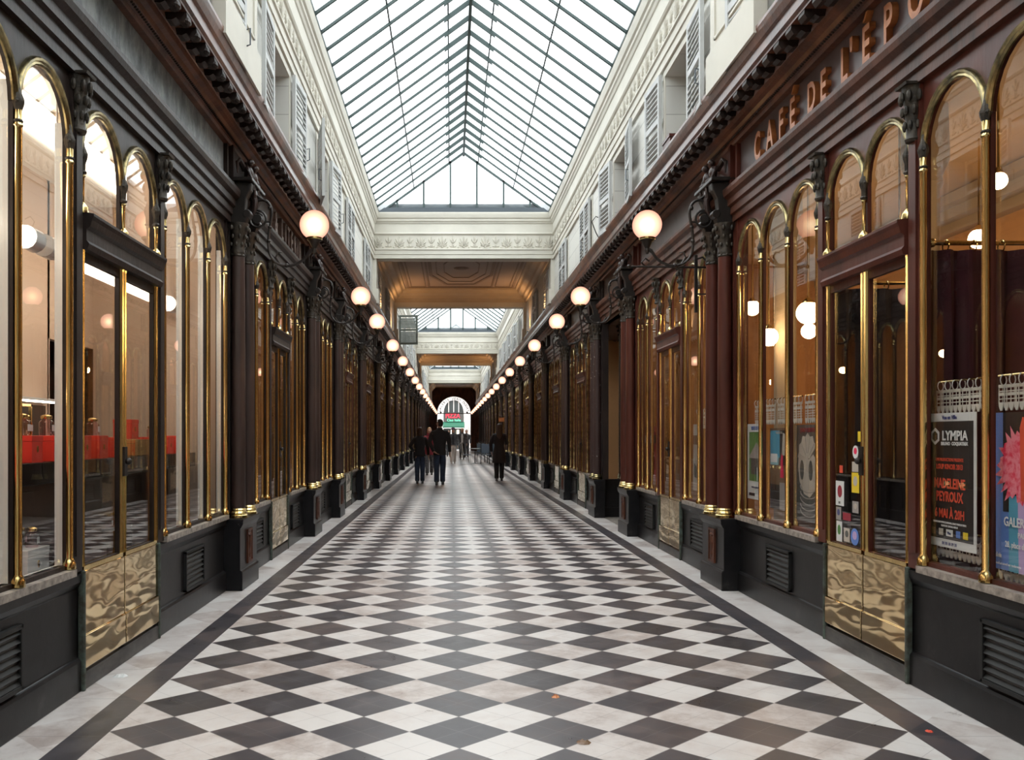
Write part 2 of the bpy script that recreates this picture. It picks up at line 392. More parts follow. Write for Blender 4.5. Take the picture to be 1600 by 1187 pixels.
# outer shells that keep the daylight to the glass roofs
for s in (-1, 1):
    xo = CX + s * 5.9; xi = CX + s * 2.02
    m = MB(); x0, x1 = sorted((xo, xo + s * .1)); m.box(x0, x1, -4.4, YEND + .1, -.1, 6.6)
    x0, x1 = sorted((xo, xi)); m.box(x0, x1, -4.4, YEND + .1, 6.3, 6.5)
    m.box(x0, x1, -4.4, -4.3, -.1, 6.5); m.box(x0, x1, YEND, YEND + .1, -.1, 6.5)
    S(m.build('wall_outer_' + SN[s], 'shop_wall', smooth=False))
S(MB().box(-2.3, 2.9, -4.4, -4.3, 0, 7.9).build('wall_back', 'cream', smooth=False))

# entablature over the shops, straight for the whole length; profile (y outwards negative, z)
ARCH = [(.06, 3.34), (-.035, 3.34), (-.035, 3.40), (-.055, 3.41), (-.055, 3.475), (-.08, 3.485), (-.08, 3.54), (-.115, 3.565), (-.125, 3.60), (-.125, 3.63), (-.02, 3.65), (.06, 3.65)]
BED = [(.06, 4.02), (-.05, 4.02), (-.06, 4.045), (-.10, 4.06), (-.115, 4.085), (-.15, 4.095), (-.17, 4.12), (-.19, 4.135), (-.19, 4.16), (.06, 4.16)]
CORN = [(.10, 4.135), (-.335, 4.135), (-.335, 4.155), (-.355, 4.165), (-.355, 4.235), (-.375, 4.245), (-.395, 4.29), (-.405, 4.32), (-.405, 4.345), (.10, 4.37)]
def long_trim(name, prof, mat, s, y0, y1, ang=30):
    o = MB().prism(prof, 0, y1 - y0, 'x').build(name, mat, smooth=False)
    o.location = (FP[s], y0 if s < 0 else y1, 0); o.rotation_euler = (0, 0, RZ[s]); return S(o)
for s in (-1, 1):
    long_trim('trim_cornice_' + SN[s], CORN, 'cornice_wood', s, -4.2, YEND)
    long_trim('trim_bed_moulding_' + SN[s], BED, 'cornice_wood', s, -4.2, YEND)
    long_trim('trim_architrave_' + SN[s], ARCH, 'dark_wood' if s < 0 else 'brown_wood', s, -4.2, YEND)
    # row of carved brackets under the cornice
    m = MB(); k = 0; y = -.5; L = YEND - .3
    while y < L:
        m.prism([(-.19, 4.145), (-.33, 4.145), (-.335, 4.105), (-.315, 4.075), (-.285, 4.08), (-.265, 4.10), (-.235, 4.085), (-.20, 4.09)], y - .052, y + .052, 'x')
        if y < 24: m.ball((y, -.322, 4.092), .026, 8, 5, (2.1, 1, .9)).ball((y + .1175, -.27, 4.13), .03, 8, 4, (1.3, 1.3, .7))
        y += .235
    o = m.build('trim_brackets_' + SN[s], 'dark_wood', smooth=False); o.location = (FP[s], 0 if s < 0 else L, 0); o.rotation_euler = (0, 0, RZ[s]); S(o)
    # bead row on the bed moulding
    m = MB(); y = 0
    while y < 20:
        m.ball((y, -.085, 4.055), .012, 6, 4); y += .035
    o = m.build('trim_beads_' + SN[s], 'dark_wood', smooth=False); o.location = (FP[s], 2 if s < 0 else 22, 0); o.rotation_euler = (0, 0, RZ[s]); S(o)
    # dark backing of the frieze
    o = MB().box(0, YEND + 4.2, .03, .12, 3.3, 4.2).build('wall_frieze_' + SN[s], 'fascia_brown', smooth=False); o.location = (FP[s], -4.2 if s < 0 else YEND, 0); o.rotation_euler = (0, 0, RZ[s]); S(o)

# upper walls: HW half width; window openings at every 3.1 m
HW = 2.0; ZT = 5.28
ZONES = [(-4.2, 20.5, 'sky'), (20.5, 28.6, 'solid'), (28.6, 44.2, 'sky'), (44.2, 52.1, 'solid'), (52.1, 69.0, 'sky'), (69.0, YEND, 'solid')]
WINS = [9.36 + 3.1 * k for k in range(-3, 25)]
WINS = [y for y in WINS if not any(abs(y - b) < 1.15 for b in (20.5, 28.6, 44.2, 52.1, 69.0))]
OPEN = set()
wn = 0
for s in (-1, 1):
    xi, xo = CX + s * (HW - .0), CX + s * (HW + .32)
    m = MB(); cur = -4.2; x0, x1 = sorted((xi, xo))
    for y in WINS + [None]:
        a = YEND if y is None else y - .53
        m.box(x0, x1, cur, a, 4.3, ZT + .02)
        if y is None: break
        m.box(x0, x1, a, y + .53, 5.20, ZT + .02)
        cur = y + .53
    m.box(x0, x1, -4.2, YEND, ZT, 6.5)
    S(m.build('wall_upper_' + SN[s], 'ashlar_paint', smooth=False))
    for y in WINS:
        if y > 62: continue
        wn += 1
        t = empty('window_%d' % wn, (CX + s * (HW + .24), y, 0)); t['kind'] = 'structure'
        f = MB()
        for yy in (-.53, -.02, .47): f.box(-.02, .03, yy, yy + .06, 4.3, 5.20)
        for zz in (5.14, 4.72): f.box(-.018, .028, -.53, .53, zz, zz + .05)
        f.build('window_frame', 'window_paint', t, smooth=False)
        MB().box(-.003, .003, -.5, .5, 4.3, 5.18).build('pane', 'glass', t, smooth=False)
    # casing round each opening
    m = MB()
    for y in WINS:
        if y > 62: continue
        for a in (-.60, .53): m.box(*sorted((xi - s * .012, xi)), y + a, y + a + .07, 4.3, 5.2)
        m.box(*sorted((xi - s * .012, xi)), y - .60, y + .60, 5.2, 5.27)
    S(m.build('trim_casing_' + SN[s], 'cream', smooth=False))
    # dark rooms behind the upper windows
    x0, x1 = sorted((CX + s * 3.0, CX + s * 3.05)); S(MB().box(x0, x1, -4.2, YEND, 3.9, 6.3).build('wall_rooms_' + SN[s], 'cream_warm', smooth=False))
    x0, x1 = sorted((CX + s * 2.44, CX + s * 5.9)); S(MB().box(x0, x1, -4.2, YEND, 3.82, 3.92).build('ceiling_shops_' + SN[s], 'boutique_ceiling' if s < 0 else 'cafe_ceiling', smooth=False))

# upper entablature (architrave band, palmette frieze, cornice): profile u = towards the passage, z
UP = [(-.05, 5.28), (.035, 5.28), (.035, 5.365), (.050, 5.37), (.050, 5.455), (.07, 5.465), (.07, 5.485), (.025, 5.50), (.025, 5.79), (.045, 5.80), (.06, 5.82), (.05, 5.85),
      (.05, 6.03), (.065, 6.04), (.08, 6.075), (.10, 6.09), (.10, 6.135), (.125, 6.15), (.14, 6.20), (.15, 6.245), (.15, 6.27), (-.05, 6.30)]
def palmettes(m, L, fn, step=.235):
    """low relief of upright leaves and small rosettes; fn(u along, z, out) -> point"""
    n = int(L / step)
    st = L / n
    for k in range(n):
        c = (k + .5) * st
        def leaf(cu, cz, wu, h, d, th=0.0):       # a leaf that springs from (cu, cz) and leans by th
            N = 8; base = []; top = []
            for i in range(N):
                q = 2 * PI * i / N; lx = wu * math.cos(q); lz = h * (.5 + .5 * math.sin(q))
                base.append(fn(cu + lx * math.cos(th) + lz * math.sin(th), cz - lx * math.sin(th) + lz * math.cos(th), 0))
                lx *= .4; lz = h * (.5 + .33 * math.sin(q))
                top.append(fn(cu + lx * math.cos(th) + lz * math.sin(th), cz - lx * math.sin(th) + lz * math.cos(th), d))
            m.loft([base, top])
        if k % 2 == 0:
            for th, hh in ((-1.25, .11), (-.85, .15), (-.42, .20), (0, .23), (.42, .20), (.85, .15), (1.25, .11)): leaf(c, 5.545, .019, hh, .024, th)
            leaf(c, 5.51, .035, .05, .028)
        else:
            for th, hh in ((-.55, .13), (0, .17), (.55, .13)): leaf(c, 5.60, .020, hh, .020, th)
            leaf(c, 5.52, .030, .09, .024); leaf(c, 5.53, .014, .08, .018, 1.3); leaf(c, 5.53, .014, .08, .018, -1.3)
        leaf(c + st / 2, 5.505, .022, .045, .014)
ti = 0
for (a, b, kind) in ZONES:
    if kind != 'sky': continue
    for s in (-1, 1):
        ti += 1
        xw = CX + s * HW
        m = MB().prism([(xw - s * u, z) for u, z in UP], a, b, 'y')
        S(m.build('trim_%d' % ti, 'cream', smooth=False))
        if a < 50:
            m = MB(); a1 = max(a, 4)
            palmettes(m, b - a1, lambda u, z, o, a1=a1, xw=xw, s=s: (xw - s * (.025 + o), a1 + u, z))
            S(m.build('trim_palmettes_%d' % ti, 'cream_relief', smooth=False))
# transverse beams that close each glazed stretch
for i, (Y, face) in enumerate([(20.5, -1), (28.6, 1), (44.2, -1), (52.1, 1), (69.0, -1)]):
    t0, t1 = sorted((Y, Y + (-face) * .36))
    m = MB().box(CX - HW - .02, CX + HW + .02, t0, t1, 5.28, 6.27)
    m.prism([(Y + face * u, z) for u, z in UP], CX - HW, CX + HW, 'x')
    for s in (-1, 1):                             # piers under the beam
        m.box(*sorted((CX + s * HW, CX + s * (HW - .085))), t0, t1, 4.3, 5.28)
        m.box(*sorted((CX + s * HW, CX + s * (HW - .13))), t0 - .03, t1 + .03, 4.3, 4.62)
    S(m.build('wall_beam_%d' % (i + 1), 'cream', smooth=False))
    if face < 0 and i < 4:
        m = MB(); palmettes(m, 2 * HW, lambda u, z, o, Y=Y: (CX - HW + u, Y - .025 - o, z))
        S(m.build('trim_beam_palmettes_%d' % (i + 1), 'cream_relief', smooth=False))
# solid ceilings with painted compartments
for i, (a, b) in enumerate([(20.86, 28.24), (44.56, 51.74), (69.36, YEND)]):
    S(MB().box(CX - HW - .3, CX + HW + .3, a - .4, b + .4, 5.80, 5.95).build('ceiling_%d' % (i + 1), 'ceiling_panel', smooth=False))
    m = MB()                                      # cove all round
    pr = [(0, 5.42), (.04, 5.42), (.06, 5.50), (.12, 5.53), (.15, 5.60), (.26, 5.66), (.30, 5.74), (.36, 5.76), (.36, 5.81), (0, 5.81)]
    for s in (-1, 1): m.prism([(CX + s * (HW - u), z) for u, z in pr], a, b, 'y')
    m.prism([(a + u, z) for u, z in pr], CX - HW, CX + HW, 'x'); m.prism([(b - u, z) for u, z in pr], CX - HW, CX + HW, 'x')
    S(m.build('trim_cove_%d' % (i + 1), 'cream_warm', smooth=False))
    m = MB(); x0, x1, y0, y1 = CX - HW + .45, CX + HW - .45, a + .5, b - .5; zb = 5.785; w = .05
    def bar(p, q, w=.05):
        p, q = Vector(p), Vector(q); d = (q - p).normalized(); n = Vector((-d.y, d.x)) * w / 2
        m.add([(p.x - n.x, p.y - n.y, zb), (q.x - n.x, q.y - n.y, zb), (q.x + n.x, q.y + n.y, zb), (p.x + n.x, p.y + n.y, zb),
               (p.x - n.x, p.y - n.y, 5.81), (q.x - n.x, q.y - n.y, 5.81), (q.x + n.x, q.y + n.y, 5.81), (p.x + n.x, p.y + n.y, 5.81)],
              [(0, 3, 2, 1), (4, 5, 6, 7), (0, 1, 5, 4), (1, 2, 6, 5), (2, 3, 7, 6), (3, 0, 4, 7)])
    def rect(x0, x1, y0, y1, w=.05):
        bar((x0, y0), (x1, y0), w); bar((x0, y1), (x1, y1), w); bar((x0, y0), (x0, y1), w); bar((x1, y0), (x1, y1), w)
    rect(x0, x1, y0, y1, .06)
    rect(x0 + .1, x0 + .52, y0 + .12, y1 - .12, .03); rect(x1 - .52, x1 - .1, y0 + .12, y1 - .12, .03)
    xa, xb, yc = x0 + .62, x1 - .62, (y0 + y1) / 2
    rect(xa, xb, y0 + .12, y1 - .12, .05)
    for q, ww in ((1.0, .09), (.8, .03), (.55, .03)):
        pts = []
        for k in range(8):
            an = PI / 8 + k * PI / 4; pts.append((CX + math.copysign(abs(math.cos(an)) ** .8, math.cos(an)) * (xb - xa) / 2 * .95 * q, yc + math.sin(an) * (y1 - y0) / 2 * .88 * q))
        for k in range(8): bar(pts[k], pts[(k + 1) % 8], ww)
    m.lathe([(.02, 5.76), (.12, 5.765), (.20, 5.79), (.22, 5.81)], (CX, yc, 0), 16)
    S(m.build('trim_ceiling_%d' % (i + 1), 'ceiling_line', smooth=False))

# glass roofs
def skylight(i, a, b, label):
    ex = 1.88; ze = 6.27; zr = 7.63
    t = empty('skylight', (CX, a, 0), 0, label, 'glass roof', 'glazed gable roofs over the passage')
    L = b - a
    sl = (zr - ze) / ex
    near = a < 0
    ys = [12.805 - a + .505 * k for k in range(-60, 100)] if near else [.4 + 1.01 * k for k in range(100)]
    ys = [y for y in ys if (.1 < y < L - .35) and (not near or y + a > -2)]
    step = 1
    d = Vector((ex, zr - ze)); nrm = Vector((-(zr - ze), ex)).normalized()
    for s in (-1, 1):
        p = MB().add([(s * ex, 0, ze), (s * ex, L, ze), (0, L, zr), (0, 0, zr)], [(0, 1, 2, 3)]).build('glass_slope', 'roof_glass', t, smooth=False)
        m = MB()                                   # overlap line in the glass
        for f, hh in ((.42, .012), (.83, .03)):
            x, z = s * ex * (1 - f), ze + (zr - ze) * f
            m.box(x - .012, x + .012, 0, L, z - .004, z + .004)
        m.build('glass_lap', 'lead', t, smooth=False)
        m = MB(); m.box(*sorted((s * (ex - .03), s * (ex + .05))), 0, L, ze - .02, ze + .05)
        m.build('eaves_bar', 'bar_metal', t, smooth=False)
    mk = {}
    for s in (-1, 1):
        h = .05
        def rb(f0, f1, h, w):
            m = MB(); pr = []
            for f, dz in ((f0, 0), (f1, 0), (f1, -h), (f0, -h)):
                pr.append((s * ex * (1 - f), ze + (zr - ze) * f + dz))
            m.prism(pr, -w / 2, w / 2, 'y'); return m
        m = rb(0, .985, .040 if near else .05, .038 if near else .055); m2 = rb(.80, 1.0, .075, .036); m.add(m2.v, m2.f)
        first = None
        for y in ys[::step]:
            if first is None:
                first = m.build('glazing_bar', 'bar_metal', t, smooth=False); first.location = (0, y, 0)
            else:
                c = first.copy(); col.objects.link(c); setp(c, t); c.location = (0, y, 0)
    MB().box(-.022, .022, 0, L, zr - .11, zr + .02).build('ridge_bar', 'bar_metal', t, smooth=False)
    # gable end
    for yy, nm in ((L, 'far'), (0, 'near')):
        m = MB().add([(-ex, yy, ze), (ex, yy, ze), (0, yy, zr)], [(0, 1, 2)]); m.build('gable_glass', 'roof_glass', t, smooth=False)
        m = MB()
        for s in (-1, 1):
            m.prism([(s * ex, ze), (0, zr), (0, zr - .055), (s * (ex - .06), ze)], yy - .03, yy + .03, 'y')
        for k in range(6):
            x = -1.46 + k * .584; zt = zr - abs(x) / ex * (zr - ze); gw = .020 if near else .035
            m.box(x - gw, x + gw, yy - .03, yy + .03, ze, zt)
        m.box(-ex, ex, yy - .05, yy + .05, ze - .02, ze + .05)
        m.build('gable_frame', 'bar_metal', t, smooth=False)
    MB().box(-ex, ex, L - .12, L + .1, ze - .01, ze + .10).build('lead_sill', 'lead', t, smooth=False)
    return t
skylight(0, -4.2, 20.5, 'long glass gable roof overhead, nearest of the glazed roofs')
skylight(1, 28.6, 44.2, 'glass gable roof beyond the first panelled ceiling')
skylight(2, 52.1, 69.0, 'small-looking farthest glass roof beyond the second panelled ceiling')
# roof deck between the glazed stretches
for i, (a, b) in enumerate(((20.55, 28.55), (44.25, 52.05), (69.05, YEND + .3))):
    S(MB().box(CX - 2.4, CX + 2.4, a, b, 6.27, 6.5).build('roof_deck_%d' % (i + 1), 'lead', smooth=False))
# panelled pilasters on the upper walls near the camera
for s in (-1, 1):
    xw = CX + s * HW
    for k, (ya, yb) in enumerate(((6.75, 7.95), (.8, 2.0))):
        m = MB().box(*sorted((xw, xw - s * .07)), ya, yb, 4.3, 5.28).box(*sorted((xw, xw - s * .10)), ya - .03, yb + .03, 4.3, 4.62)
        for (z0, z1) in ((4.70, 5.20),):
            x = xw - s * .085; w = .02
            for b in ((ya + .15, yb - .15, z0, z0 + w), (ya + .15, yb - .15, z1 - w, z1), (ya + .15, ya + .15 + w, z0, z1), (yb - .15 - w, yb - .15, z0, z1)):
                m.box(*sorted((x, xw)), *b)
        S(m.build('trim_pilaster_%s_%d' % (SN[s], k + 1), 'cream', smooth=False))

# louvred shutters (front in local -y, hinge at x = 0, width to +x)
def shutter_mesh(mat, w=.60, z0=4.30, z1=5.24):
    dz = .058 if mat == 'shutter_paint' else .036
    t = empty('louvred_shutter')
    f = MB()
    for x in (0, w - .055): f.box(x, x + .055, -.035, 0, z0, z1)
    for z in (z0, z1 - .06, (z0 + z1) / 2 - .03): f.box(.055, w - .055, -.033, -.002, z, z + .06)
    f.build('frame', mat, t, smooth=False)
    l = MB(); z = z0 + .075
    while z < z1 - .08:
        if abs(z - (z0 + z1) / 2) > .05:
            l.add([(.055, -.037, z - .010), (w - .055, -.037, z - .010), (w - .055, -.010, z + .012), (.055, -.010, z + .012),
                   (.055, -.037, z - .022), (w - .055, -.037, z - .022), (w - .055, -.010, z + .000), (.055, -.010, z + .000)],
                  [(0, 1, 2, 3), (7, 6, 5, 4), (0, 4, 5, 1), (3, 2, 6, 7), (0, 3, 7, 4), (1, 5, 6, 2)])
        z += dz
    l.build('louvres', mat, t, smooth=False)
    MB().tube([(w - .03, -.04, 4.62), (w - .03, -.07, 4.63), (w - .03, -.07, 4.50), (w - .03, -.04, 4.49)], .006, 6).build('latch', 'lead', t, smooth=False)
    return t
SH = {}
shc = {-1: 0, 1: 0}
def put_shutter(s, Y, ang, mat='shutter_paint', w=.60, flip=1, label=''):
    key = (mat, w)
    if key not in SH: SH[key] = o = shutter_mesh(mat, w)
    else: o = copy_tree(SH[key])
    # wall frame: local +x runs +Y on the left, -Y on the right
    xw = CX + s * (HW - .030)
    o.location = (xw, Y, 0)
    # direction of the leaf in world: angle from the wall, 0 = flat, flip = which way along Y
    base = Vector((0, flip, 0)); out = Vector((-s, 0, 0))
    d = base * math.cos(ang) + out * math.sin(ang)
    o.rotation_euler = (0, 0, math.atan2(d.y, d.x))
    if (flip > 0) == (s > 0):                     # the slatted face must look into the passage
        o.location = (xw - s * .036, Y, 0)
    tag(o, label, 'shutter', 'louvred shutters of the upper windows')
    return o
for s in (-1, 1):
    wn_ = 0
    for y in WINS:
        if y < 2.5 or y > 62: continue
        wn_ += 1
        side = SN[s]
        far = y > 28
        mat = 'shutter_paint'
        inzone = 20.5 < y < 28.6 or 44.2 < y < 52.1
        nm = '%s upper window %s from the foreground' % (side, ORD[wn_ - 1])
        if y in (WINS[5], WINS[6]) or inzone:      # closed leaves
            put_shutter(s, y - .53, .0, mat, .53, 1, 'closed grey louvred shutter, near leaf, ' + nm)
            put_shutter(s, y + .53, .0, mat, .53, -1, 'closed grey louvred shutter, far leaf, ' + nm)
        else:
            an = .05 if y < 11 else .10
            put_shutter(s, y - .58, an if (y != WINS[4] or s > 0) else .22, mat, .60, -1, 'grey louvred shutter folded back, near side of ' + nm)
            if s < 0 and 29.5 < y < 32:
                put_shutter(s, y - 1.2, 1.5, 'shutter_green', .60, -1, 'grey-green louvred shutter standing straight out from left wall below second glass roof')
                continue
            put_shutter(s, y + .58, an, mat, .60, 1, 'grey louvred shutter folded back, far side of ' + nm)

# end wall with the round arch, lettered band and the tie bar
m = MB(); r = 1.52; zs = 3.42; N = 24; y0, y1 = YEND - .3, YEND
arc = [(CX + r * math.cos(PI * k / N), zs + r * math.sin(PI * k / N)) for k in range(N + 1)]
for k in range(N):
    (xa, za), (xb, zb) = arc[k], arc[k + 1]
    m.prism([(xa, za), (xa, 6.3), (xb, 6.3), (xb, zb)], y0, y1, 'y')
m.box(-2.4, CX - r, y0, y1, 0, 6.3).box(CX + r, 3.0, y0, y1, 0, 6.3)
S(m.build('wall_end', 'brown_wood', smooth=False))
t = empty('gateway_arch', (CX, YEND - .32, 0), 0, 'round arched gateway with lettered white band at the far street end', 'archway')
m = MB(); pts = [(r * math.cos(PI * k / N), zs + r * math.sin(PI * k / N)) for k in range(N + 1)]; nr = [(math.cos(PI * k / N), math.sin(PI * k / N)) for k in range(N + 1)]
m.sweep_xz(pts, nr, [(0, 0), (0, -.06), (.08, -.08), (.17, -.05), (.17, 0)]); 
for s in (-1, 1): m.box(*sorted((s * r, s * (r + .17))), -.06, 0, 0, zs)
m.build('moulded_surround', 'brown_wood', t)
b_ = MB().sweep_xz(pts, nr, [(-.02, .10), (-.02, .06), (-.34, .06), (-.34, .10)]).build('sign_band', 'milk_glass', t)
txt = 'GALERIE VERO DODAT'
for k, ch in enumerate(txt):
    if ch == ' ': continue
    an = PI * (.965 - .93 * (k + .5) / len(txt)); rr = r - .31
    text_mesh(ch, .30, .01, .006, 'letter', 'ink_black', b_, (rr * math.cos(an), .045, zs + rr * math.sin(an)), 1, 'CENTER', (PI / 2, PI / 2 - an, 0), 2)
MB().box(-r, r, .0, .06, 3.36, 3.44).ball((-1.2, .03, 3.5), .09, 8, 6).ball((1.2, .03, 3.5), .09, 8, 6).build('tie_bar', 'iron', t)
for s in (-1, 1):
    m = MB()
    for k in range(5): m.box(s * (1.50 - .07 * k) - .008, s * (1.50 - .07 * k) + .008, .1, .12, 0, 3.4)
    m.box(*sorted((s * 1.5, s * 1.2)), .095, .125, 1.1, 1.16); m.build('gate_leaf', 'iron', t, smooth=False)

# the street beyond
S(MB().box(-20, 20, YEND + .4, 100, -.12, -.02).build('ground_street', 'pavement', smooth=False))
t = empty('street_building', (CX, 93.0, 0), 0, 'bright white building with a dark arched window across the street at the far end', 'building')
MB().box(-8, -1.0, 0, .5, 0, 9).box(1.0, 8, 0, .5, 0, 9).box(-1.0, 1.0, 0, .5, 5.2, 9).build('facade', 'street_white', t, smooth=False)
m = MB(); NN = 12
pa = [(.98 * math.cos(PI * k / NN), 3.75 + 1.2 * math.sin(PI * k / NN)) for k in range(NN + 1)]
for k in range(NN):
    (xa, za), (xb, zb) = pa[k], pa[k + 1]; m.prism([(xa, za), (xa, 5.2), (xb, 5.2), (xb, zb)], 0, .3, 'y')
m.build('arch_head', 'street_white', t, smooth=False)
MB().box(-1.0, 1.0, .25, .3, 0, 5.2).build('glazing', 'street_dark', t, smooth=False)
m = MB()
for x in (-.5, 0, .5): m.box(x - .035, x + .035, .2, .26, 3.7, 4.95)
m.build('mullions', 'street_white', t, smooth=False)
t2 = empty('pizza_sign', (CX, 92.9, 0), 0, 'red lit PIZZA sign over a green shopfront across the street', 'sign')
MB().box(-.95, .95, 0, .06, 2.75, 3.66).build('board', 'ink_slate', t2, smooth=False)
text_mesh('PIZZA', .62, .03, .004, 'lettering', 'neon_red', t2, (-.10, -.04, 3.14), .86)
text_mesh('Ciao Italia', .34, .02, .006, 'lettering', 'neon_mint', t2, (.02, -.04, 2.80), 1.0)
t3 = empty('shop_awning', (CX, 92.9, 0), 0, 'dark green awning under the PIZZA sign', 'awning')
MB().prism([(.10, 2.75), (.10, 2.2), (-.5, 2.1), (-.5, 2.3)], -1.06, 1.06, 'x').build('canopy', 'green_awning', t3, smooth=False)
MB().box(-1, 1, -.53, -.5, 2.08, 2.16).build('front_rail', 'street_white', t3, smooth=False)
for x, w in ((-.1, .36), (.42, .2)):
    o = MB().box(x - w / 2, x + w / 2, 0, .04, 1.55, 1.95).build('lit_shop_panel', 'cove_light', None, smooth=False); o.location = (CX, 93.1, 0)
    tag(o, 'small %s warm lit panel inside the doorway below the green awning' % ('wide' if w > .3 else 'narrow'), 'lit panel')

# warm uplights fixed to the wall above the cornice below the panelled ceilings
def uplight(s, y, k, e=95):
    t = empty('uplight', (CX + s * 1.955, y, 4.352), 0, 'small warm uplight on %s cornice below panelled ceiling, %s from foreground' % (SN[s], ORD[k]), 'uplight', 'uplights on the cornices')
    MB().box(-.04, .04, -.09, .09, 0, .06).build('body', 'iron', t, smooth=False, bevel=.004)
    MB().box(-.03, .03, -.08, .08, .06, .064).build('lens', 'uplight_lens', t, smooth=False)
    ld = bpy.data.lights.new('uplight_lamp', 'SPOT'); ld.energy = e; ld.color = (1.0, .52, .20); ld.spot_size = 2.4; ld.spot_blend = 1.0; ld.shadow_soft_size = .10
    lo = bpy.data.objects.new('uplight_lamp', ld); col.objects.link(lo); setp(lo, t); lo.location = (0, 0, .12); lo.rotation_euler = (0, PI - s * .35, 0)
k = 0
for y, e in ((22.2, 26), (26.9, 85), (46.2, 40), (50.6, 80), (72, 40), (77.5, 40), (83, 40)):
    for s in (-1, 1): uplight(s, y, k, e)
    k += 1
# ================================================================== SHOP FRONTS
ZA = 3.27                                          # crown of the small arches
ZSILL = .68
def arch_pts(cx, r, zs, N=14):
    return [(cx + r * math.cos(PI - PI * k / N), zs + r * math.sin(PI * k / N)) for k in range(N + 1)], [(math.cos(PI - PI * k / N), math.sin(PI * k / N)) for k in range(N + 1)]
def spandrel(m, x0, x1, cx, r, zs, ztop, y0, y1, N=14):
    pts, _ = arch_pts(cx, r, zs, N)
    P = [(x0, zs)] + pts + [(x1, zs)]
    for k in range(len(P) - 1):
        (xa, za), (xb, zb) = P[k], P[k + 1]
        if abs(xb - xa) < 1e-6: continue
        m.prism([(xa, za), (xa, ztop), (xb, ztop), (xb, zb)], y0, y1, 'y')
def arch_pane(cx, r, z0, zs, y):
    pts, _ = arch_pts(cx, r, zs)
    vs = [(cx - r, y, z0)] + [(p[0], y, p[1]) for p in pts] + [(cx + r, y, z0)]
    return MB().add(vs, [tuple(range(len(vs)))])
TRIM = [(-.008, .0), (-.008, -.010), (0, -.018), (.010, -.014), (.016, -.022), (.028, -.024), (.036, -.014), (.038, .0)]
def mullion_rod(x, z0, z1, y=-.014, r=.019):
    return MB().lathe([(.033, z0), (.033, z0 + .03), (.025, z0 + .045), (r, z0 + .06), (r, z1 - .12), (r + .006, z1 - .11), (r, z1 - .10), (r, z1 - .01)], (x, y, 0), 10)
def mullion_cap(x, zs, y=-.014):
    m = MB().lathe([(.018, zs - .10), (.026, zs - .09), (.018, zs - .08), (.019, zs - .04), (.029, zs - .01), (.031, zs + .01), (.015, zs + .05), (.007, zs + .10), (.003, zs + .13)], (x, y, 0), 8)
    for a in (-1, 1): m.ball((x + a * .024, y - .008, zs + .0), .010, 6, 4)
    return m
def build_window(n, w, wood, trim, detail=True, inner=None):
    """n arches of width w, local x centred"""
    W = n * w; x0 = -W / 2; r = w / 2 - .026; zs = ZA - .03 - r
    t = empty('arched_shop_window')
    f = MB()
    for i in range(n):
        a = x0 + i * w; spandrel(f, a, a + w, a + w / 2, r, zs, 3.37, 0, .022)
    for i in range(n + 1):
        x = x0 + i * w; hw = .021 if 0 < i < n else .028
        f.box(max(x - hw, x0), min(x + hw, x0 + W), 0, .022, ZSILL, zs)
    f.box(x0, x0 + W, -.0, .05, ZSILL - .03, ZSILL + .03)
    f.build('frame', wood, t, smooth=False)
    MB().box(x0, x0 + W, -.045, .02, ZSILL - .032, ZSILL + .006).build('sill', 'marble_sill', t, smooth=False)
    for i in range(n):
        cx = x0 + (i + .5) * w
        pts, nr = arch_pts(cx, r, zs); MB().sweep_xz(pts, nr, TRIM).build('arch_trim', 'old_brass', t)
        arch_pane(cx, r + .01, ZSILL + .02, zs, .012).build('pane', 'glass', t, smooth=False)
    if inner:
        m = MB()
        for i in range(n + 1):
            x = x0 + i * w; m.box(max(x - .024, x0), min(x + .024, x0 + W), .022, .065, ZSILL, zs + .1)
        m.box(x0, x0 + W, .022, .065, ZSILL - .05, ZSILL + .03); m.build('inner_casing', inner, t, smooth=False)
    for i in range(n + 1):
        x = x0 + i * w; x += .022 if i == 0 else (-.022 if i == n else 0)
        q = mullion_rod(x, ZSILL + .01, zs).build('mullion', trim, t)
        if detail: mullion_cap(x, zs).build('capital', 'bronze', q)
    return t
